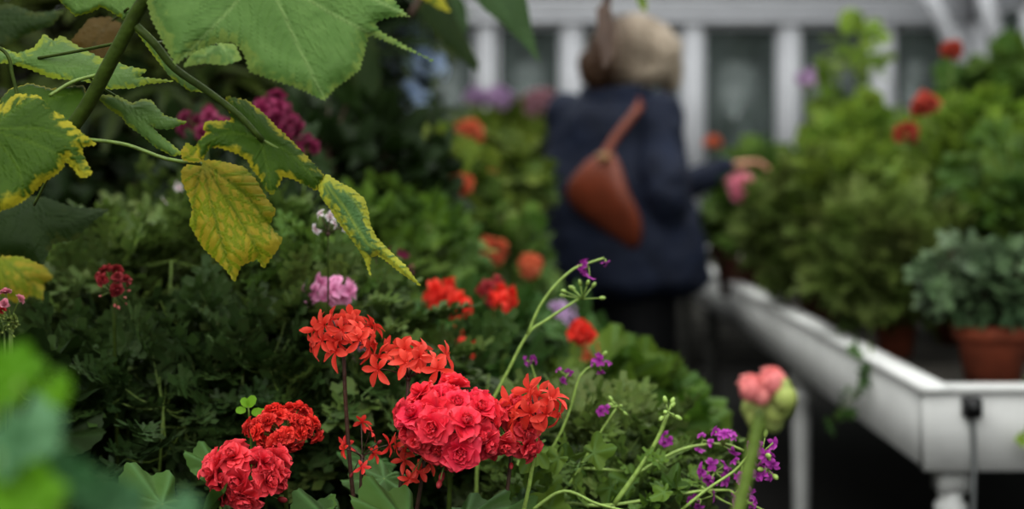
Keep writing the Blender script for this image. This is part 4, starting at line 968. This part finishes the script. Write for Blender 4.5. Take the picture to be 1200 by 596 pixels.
potted('potted_geranium', 'bushy yellow-green geranium between the two ferny ones', 1020, 4.3, .08, .14, (1010, 235, 4.0), (.24, .2, .17), 340, FERN, .085, 'ger_bright', 512, x=1.2)
# sprig trailing over the bench edge
tr = thing('trailing_plant', 'small green sprig trailing over the side board of the bench', 'plant', (0.80, 3.05, BZ))
sm = MB(); pp = [np.array([0.80, 3.05, BZ]), np.array([0.765, 3.05, BT+0.03]), P(1022, 425, 2.93), P(1008, 455, 2.93), P(985, 480, 2.95), P(975, 495, 2.98)]
tube(sm, smooth_path(pp, 24), .0016, 6); sm.build('stem', M['stem_green'], tr)
path = smooth_path(pp, 26)[6:]; rs = np.random.RandomState(9); lf = MB(); k = rs.randint(len(path), size=60); k = k[:26]; pos = path[k]+0.012*rs.randn(26, 3); pos[:, 0] = np.minimum(pos[:, 0], BX0-0.016)
scatter(lf, GERDEEP[1], pos, rs.randn(26, 3), rs.randn(26, 3)*.5+[-.8, -.5, .5], rs.uniform(.012, .024, 26), rs.rand(26)); lf.build('foliage', M['ger_leaf'], tr)
rs = np.random.RandomState(19)
tr2 = thing('trailing_plant', 'tiny bright green leaf tip at the right edge in front of the end board', 'plant', (0.93, 2.62, BZ))
sm = MB(); e = P(1200, 515, 2.5); p2 = [np.array([0.93, 2.62, BZ]), np.array([0.93, 2.57, BT+0.03]), np.array([0.925, 2.52, BT+0.01]), np.array([0.92, 2.515, 0.74]), e]
tube(sm, smooth_path(p2, 20), .0014, 6); sm.build('stem', M['stem_green'], tr2); lf = MB(); scatter(lf, GERDEEP[0], [e, e+[.01, 0, .012], e+[.02, 0, -.01]], [[-1, 0, 0], [-.3, 0, 1], [0, 0, -1]], [[0, -1, .4]]*3, [.02, .018, .02], [.9, .7, .8]); lf.build('foliage', M['ger_bright'], tr2)

# ------------------------------------------------------------------ the woman
WY = 4.8
def W(px, py, d=0.0): return P(px, py, WY+d)
def W2(px, py, d=0.0):              # same scale at every depth offset: true size
    p = P(px, py, WY); p[1] += d; return p
def capsule(bm_, p0, r0, p1, r1, seg=18):
    p0 = np.asarray(p0, float); p1 = np.asarray(p1, float)
    ball(bm_, p0, r0, nu=seg, nv=10); ball(bm_, p1, r1, nu=seg, nv=10); tube(bm_, [p0, (p0+p1)/2, p1], [r0, r1], seg)
def chain(bm_, pts, rr):
    for i in range(len(pts)-1): capsule(bm_, pts[i], rr[i], pts[i+1], rr[i+1])
def rotz(a): return np.array([[math.cos(a), -math.sin(a), 0], [math.sin(a), math.cos(a), 0], [0, 0, 1]])
def remesh(o, vox, sm_=6, fac=0.6):
    m = o.modifiers.new('union', 'REMESH'); m.mode = 'VOXEL'; m.voxel_size = vox; m.use_smooth_shade = True
    if sm_: s = o.modifiers.new('soften', 'SMOOTH'); s.factor = fac; s.iterations = sm_
    return o
def wrinkle(o, strength, size, name):
    t = bpy.data.textures.new(name, 'CLOUDS'); t.noise_scale = size; d = o.modifiers.new('folds', 'DISPLACE'); d.texture = t; d.strength = strength; d.texture_coords = 'LOCAL'; d.mid_level = 0.5
A = -0.75                                       # body turned towards the bench (facing right and away)
RB = rotz(A); fwd = RB@np.array([0, 1, 0]); rgt = RB@np.array([1, 0, 0])
foot = W2(728, 193, 0); foot[2] = 0.0
woman = thing('person', 'grey-haired woman in a navy jacket and black trousers, back turned, reaching over the bench', 'person', foot)
neck = W2(728, 108); hip = W2(724, 300); 
sR = W2(768, 136)*[1, 0, 1]+[0, WY-.14, 0]; sL = W2(668, 134)*[1, 0, 1]+[0, WY+.10, 0]
headc = W2(744, 66, .02); HB = rotz(-0.45)
hand = P(878, 192, WY+0.12)
body = MB()
# trunk
for (px, py, w, d) in ((716, 150, .17, .10), (718, 190, .15, .10), (720, 235, .135, .10), (722, 280, .16, .12), (724, 315, .175, .13)): ball(body, W2(px, py), (w, d, .11), nu=20, nv=12, R=RB)
chain(body, [W2(720, 130), neck, W2(738, 85)], [.07, .055, .055]); ball(body, headc, (.075, .095, .115), nu=24, nv=16, R=HB)
fh = HB@np.array([0, 1, 0]); rh = HB@np.array([1, 0, 0]); up = np.array([0, 0, 1.0])
ball(body, headc+fh*.075-up*.055, (.045, .035, .05), R=HB)                                # jaw and chin
tube(body, [headc+fh*.085+up*.01, headc+fh*.118-up*.02, headc+fh*.10-up*.03], [.010, .015, .012], 8)     # nose
for s in (-1, 1):
    ball(body, headc+rh*s*.077-up*.01, (.012, .02, .032), R=HB); ball(body, headc+fh*.088+rh*s*.032+up*.012, .012)
ball(body, headc+fh*.098-up*.058, (.024, .010, .008), R=HB)
# arms
elR = W2(770, 228, -.27); wrR = W2(778, 296, -.13)
elL = W2(800, 222, .13); wrL = W2(858, 196, .12)
chain(body, [sR, elR, wrR], [.05, .04, .026]); chain(body, [sL, elL, wrL], [.05, .038, .026])
def hand_mesh(mb_, wr, dirn, palmn, s=1.0, curl=0.35, thumb=1):
    d = unit(np.asarray(dirn, float)); n = np.asarray(palmn, float); n = unit(n-(n@d)*d); sd = np.cross(d, n)*thumb
    R_ = np.stack([sd, d, n], -1); ball(mb_, wr+d*.05*s, (.040*s, .052*s, .016*s), nu=16, nv=10, R=R_)
    for k, (o, L) in enumerate(((.030, .072), (.010, .080), (-.011, .075), (-.030, .058))):
        a = wr+d*.085*s+sd*o*s; b = a+(d*math.cos(curl*.5)+n*math.sin(curl*.5)+sd*o*2)*L*.45*s; c_ = b+(d*math.cos(curl*1.5)+n*math.sin(curl*1.5))*L*.3*s; e_ = c_+(d*math.cos(curl*2.4)+n*math.sin(curl*2.4))*L*.25*s
        chain(mb_, [a, b, c_, e_], [.0095*s, .009*s, .008*s, .007*s])
    a = wr+d*.025*s+sd*.03*s; b = a+(d*.6+sd*.7+n*.2)*.035*s; c_ = b+(d*.85+sd*.35+n*.3)*.03*s; chain(mb_, [a, b, c_], [.014*s, .011*s, .009*s])
hand_mesh(body, wrL, hand-wrL, (0.1, -.2, -1), curl=.5, thumb=1)
hand_mesh(body, wrR, (0.25, .1, -1), (-.6, .8, 0), curl=.4, thumb=-1)
# legs
hR = hip+rgt*.085+[0, 0, -.06]; hL = hip-rgt*.085+[0, 0, -.06]
kR = np.array([hR[0]+.02, hR[1]-.02, .48]); kL = np.array([hL[0]+.05, hL[1]+.06, .48]); aR = np.array([hR[0], hR[1]-.05, .09]); aL = np.array([hL[0]+.02, hL[1]+.06, .09])
chain(body, [hR, kR, aR], [.09, .058, .036]); chain(body, [hL, kL, aL], [.09, .058, .036])
for a_ in (aR, aL): capsule(body, a_-[0, 0, .04], .038, a_+fwd*.14-[0, 0, .055], .03)
skin = plain('skin', (206, 150, 126), 0.5, .08, 30, .05)
o = body.build('body', skin, woman); remesh(o, .0055, 3, .5)
for s in (-1, 1):
    e = MB(); ball(e, headc+fh*.096+rh*s*.032+up*.012, .0085); e.build('eye', plain('eye', (60, 44, 34), .2), woman)
# trousers and shoes
def fabric(name, c, c2, sc=9):
    m, nt, _ = nmat(name); n = noise(nt, sc, 4, .6); w = noise(nt, 400, 2)
    finish(nt, mixc(nt, n, srgb(c), srgb(c2)), .75, 0, mathn(nt, 'ADD', n, mathn(nt, 'MULTIPLY', w, .2)), .35, .3); return m
tr_ = MB()
chain(tr_, [hR+[0, 0, .05], kR, aR+[0, 0, .02]], [.14, .10, .085]); chain(tr_, [hL+[0, 0, .05], kL, aL+[0, 0, .02]], [.14, .10, .085]); ball(tr_, hip-[0, 0, .02], (.195, .155, .15), nu=20, nv=12, R=RB)
o = tr_.build('trousers', fabric('black trouser cloth', (6, 7, 9), (16, 17, 20)), woman); remesh(o, .012, 5); wrinkle(o, .015, .12, 'trouser folds')
for a_ in (aR, aL):
    sh = MB(); capsule(sh, a_-[0, 0, .042], .046, a_+fwd*.15-[0, 0, .052], .038); capsule(sh, a_+[0, 0, .01], .044, a_-[0, 0, .04], .046)
    for v in sh.v: v[:, 2] = np.maximum(v[:, 2], .002)
    sh.build('shoe', M['black'], woman)
# jacket: one padded coat with sleeves, collar and hem
jk = MB(); jrows = []
for (px, py, w, d, hh) in ((716, 128, .17, .11, .075), (712, 150, .225, .145, .10), (712, 185, .255, .17, .10), (712, 220, .30, .20, .10), (715, 255, .33, .225, .10), (718, 290, .35, .24, .10), (722, 322, .36, .25, .09)):
    jrows.append((px, py, w, d, hh))
jr = np.array(jrows, float)
for q in np.linspace(0, len(jr)-1, 31):
    row = [np.interp(q, range(len(jr)), jr[:, c_]) for c_ in range(5)]; ball(jk, W2(row[0], row[1]), tuple(row[2:]), nu=36, nv=16, R=RB)
chain(jk, [W2(722, 118), W2(728, 104)], [.088, .075]); ball(jk, W2(722, 122), (.19, .10, .05), nu=24, nv=10, R=RB)
chain(jk, [sR, elR, wrR+[0, 0, .02]], [.082, .075, .055]); chain(jk, [sL, elL, wrL+unit(elL-wrL)*.012], [.080, .062, .044])
mats_j = fabric('navy jacket cloth', (8, 11, 22), (32, 42, 66), 9)
o = jk.build('jacket', mats_j, woman); remesh(o, .010, 6); wrinkle(o, .04, .13, 'jacket folds')
hood = MB(); 
for k in range(9):
    a_ = PI*(k/8)+PI; p = W2(724, 112)+RB@np.array([.10*math.cos(a_), .075*math.sin(a_), .012*math.cos(2*a_)])
    ball(hood, p, (.045, .045, .035), nu=14, nv=8)
o = hood.build('collar', mats_j, woman); remesh(o, .01, 5)
# hair: voluminous grey bob, darker underneath on the left, its shadow side put into the colour
m, nt, _ = nmat('greying blonde hair'); tc = mk(nt, 'ShaderNodeTexCoord'); wv = noise(nt, 55, 4, 2.0)
sx = mk(nt, 'ShaderNodeSeparateXYZ'); nt.links.new(tc.outputs['Object'], sx.inputs[0])
lx = float(W2(722, 0)[0]-foot[0]); gg = mathn(nt, 'MULTIPLY', mathn(nt, 'ADD', mathn(nt, 'SUBTRACT', sx.outputs[0], lx), 0.03), 10.0, True)
colr = mixc(nt, gg, srgb((74, 48, 26)), srgb((172, 160, 144))); colr = mixc(nt, mathn(nt, 'MULTIPLY', wv, .6), colr, mixc(nt, gg, srgb((40, 26, 16)), srgb((120, 96, 74))))
finish(nt, colr, .5, 0, wv, .8, .4, bdist=.01); hairm = m
hr = MB()
for (px, py, d, r) in ((744, 56, .0, (.118, .12, .115)), (718, 66, -.04, (.09, .09, .10)), (768, 66, -.03, (.09, .09, .105)), (744, 82, -.065, (.115, .06, .075)), (700, 80, -.03, (.068, .07, .08)), (784, 86, .0, (.045, .07, .07))):
    ball(hr, W2(px, py, d), r, nu=24, nv=14)
o = hr.build('hair', hairm, woman); remesh(o, .008, 4); wrinkle(o, .022, .035, 'hair locks')
# strands
st = MB(); rs = np.random.RandomState(2)
for i in range(260):
    a_ = rs.uniform(0, 2*PI); e_ = rs.uniform(.1, 1.35); dv = np.array([math.cos(a_)*math.cos(e_), math.sin(a_)*math.cos(e_), math.sin(e_)]); p0 = W2(742, 62, -.01)+dv*[.15, .13, .13]
    flat = np.array([math.cos(a_)*.168, math.sin(a_)*.14, 0]); tube(st, bez(p0, W2(742, 62)+flat+[0, 0, dv[2]*.06], W2(742, 96)+flat*.85+[0, 0, -.01*rs.rand()], 7), .0022, 4)
st.build('hair_strands', hairm, woman)

# ------------------------------------------------------------------ bag on her back
BGY = 4.8-.285
def B(px, py, d=0): p = P(px, py, WY); p[1] = BGY+d; return p
leather = plain('brown leather', (112, 54, 32), .45, .25, 18)
bag = thing('shoulder_bag', 'brown leather sling bag worn across the back of the navy jacket', 'bag', B(700, 280))
prof = [(704, 179, 9), (700, 189, 19), (697, 200, 27), (694, 211, 33), (694, 222, 37), (698, 234, 39), (706, 246, 36), (715, 257, 30), (722, 267, 23), (729, 277, 14), (733, 284, 7)]
mb = MB(); k = 28; V = []; fs = []
for (px, py, hw) in prof:
    c = B(px, py, .02+0.0*py); hwm = hw*WY/F*1.12; th = min(.05, .016+hwm*.42)
    for j in range(k):
        a_ = 2*PI*j/k; ca, sa = math.cos(a_), math.sin(a_); V.append(c+rgt*[1, .55, 1]*hwm*1.12*math.copysign(abs(ca)**.8, ca)+np.array([0, -1, 0])*th*math.copysign(abs(sa)**.7, sa))
for i in range(len(prof)-1):
    for j in range(k): p, q = i*k+j, i*k+(j+1) % k; fs += [(p, q, p+k), (q, q+k, p+k)]
V += [B(705, 176, .02), B(734, 286, .02)]; n_ = len(prof)*k
for j in range(k): fs += [(n_, (j+1) % k, j), (n_+1, n_-k+j, n_-k+(j+1) % k)]
mb.add(V, fs); mb.build('bag_body', leather, bag)
def ribbon(mb_, pts, w, th=.004):
    pts = smooth_path(pts, 36); t = unit(np.gradient(pts, axis=0)); cen = W2(715, 200); out_ = unit((pts-cen)*[1, 1, 0.3]); s = unit(np.cross(t, out_)); n_ = np.cross(s, t); V = []
    for p, a, b in zip(pts, s, n_): V += [p-a*w, p+a*w, p+a*w+b*th, p-a*w+b*th]
    f = []
    for i in range(len(pts)-1):
        for j in range(4): p, q = i*4+j, i*4+(j+1) % 4; f += [(p, q, p+4), (q, q+4, p+4)]
    mb_.add(V, f)
mb = MB(); ribbon(mb, [B(698, 188, -.03), B(712, 165, -.01), B(728, 145, .01), B(742, 128, .06), W2(752, 113, -.02), W2(765, 122, .08), W2(780, 170, .17), W2(760, 240, .25)], .014); mb.build('strap', leather, bag)
mb = MB(); ribbon(mb, [B(724, 276, .03), B(736, 288, .05), W2(765, 296, -.17), W2(795, 285, .0), W2(790, 265, .15), W2(760, 240, .25)], .014); mb.build('lower_strap', leather, bag)
mb = MB(); box(mb, *[v for p in [B(700, 184, -.045)] for v in (p[0]-.02, p[0]+.02, p[1]-.004, p[1]+.004, p[2]-.012, p[2]+.012)]); mb.build('buckle', plain('brass', (150, 120, 80), .3), bag, False)

# ------------------------------------------------------------------ light, sky, camera
w = bpy.data.worlds.new('overcast'); bpy.context.scene.world = w; w.use_nodes = True; nt = w.node_tree; bg = nt.nodes['Background']
tc = mk(nt, 'ShaderNodeTexCoord'); sx = mk(nt, 'ShaderNodeSeparateXYZ'); nt.links.new(tc.outputs['Generated'], sx.inputs[0])
r = ramp(nt, mathn(nt, 'ADD', mathn(nt, 'MULTIPLY', sx.outputs[2], .5), .5), [(0.0, (.02, .02, .02)), (.5, (.20, .21, .20)), (.62, (.55, .58, .58)), (1.0, (1.0, 1.02, 1.0))])
nt.links.new(r, bg.inputs[0]); bg.inputs[1].default_value = 1.5
def area(name, loc, size, power, rot=(0, 0, 0), col=(1, 1, 1)):
    l = bpy.data.lights.new(name, 'AREA'); l.shape = 'RECTANGLE'; l.size, l.size_y = size; l.energy = power; l.color = col
    o = bpy.data.objects.new(name, l); C.objects.link(o); o.location = loc; o.rotation_euler = rot; return o
area('roof_skylight', (0.6, 3.2, 3.6), (5, 7), 115, col=(1, 1, .97))
area('front_skylight', (-0.4, -1.5, 3.0), (3, 2), 95, (math.radians(48), 0, 0), (1, 1, .98))

cam = bpy.data.cameras.new('camera'); co = bpy.data.objects.new('camera', cam); C.objects.link(co); bpy.context.scene.camera = co
co.location = (0, 0, H); co.rotation_euler = (PI/2, 0, 0); cam.sensor_width = 36; cam.lens = 50; cam.shift_y = -(298-HY)/1200; cam.clip_start = 0.02; cam.clip_end = 200
cam.dof.use_dof = True; cam.dof.focus_distance = 1.40; cam.dof.aperture_fstop = 2.6
sc = bpy.context.scene
sc.view_settings.view_transform = 'Standard'; sc.view_settings.look = 'None'; sc.view_settings.gamma = 0.86; sc.view_settings.exposure = 0.22
try: sc.cycles.use_denoising = True
except Exception: pass
sc.cycles.max_bounces = 8; sc.cycles.transparent_max_bounces = 16

# ------------------------------------------------------------------ repeats share a group
GROUPS = {'scented_geranium': 'ferny scented geraniums in the raised bed', 'potted_geranium': 'potted geraniums on the white bench',
          'shrub': 'dark shrubs at the back of the raised bed', 'flowering_shrub': 'flowering shrubs in the raised bed',
          'geranium': 'geraniums in the raised bed', 'trailing_plant': 'sprigs trailing over the bench edge'}
for o in bpy.data.objects:
    if o.parent is None and 'label' in o:
        g = GROUPS.get(o.name.split('.')[0])
        if g: o['group'] = g
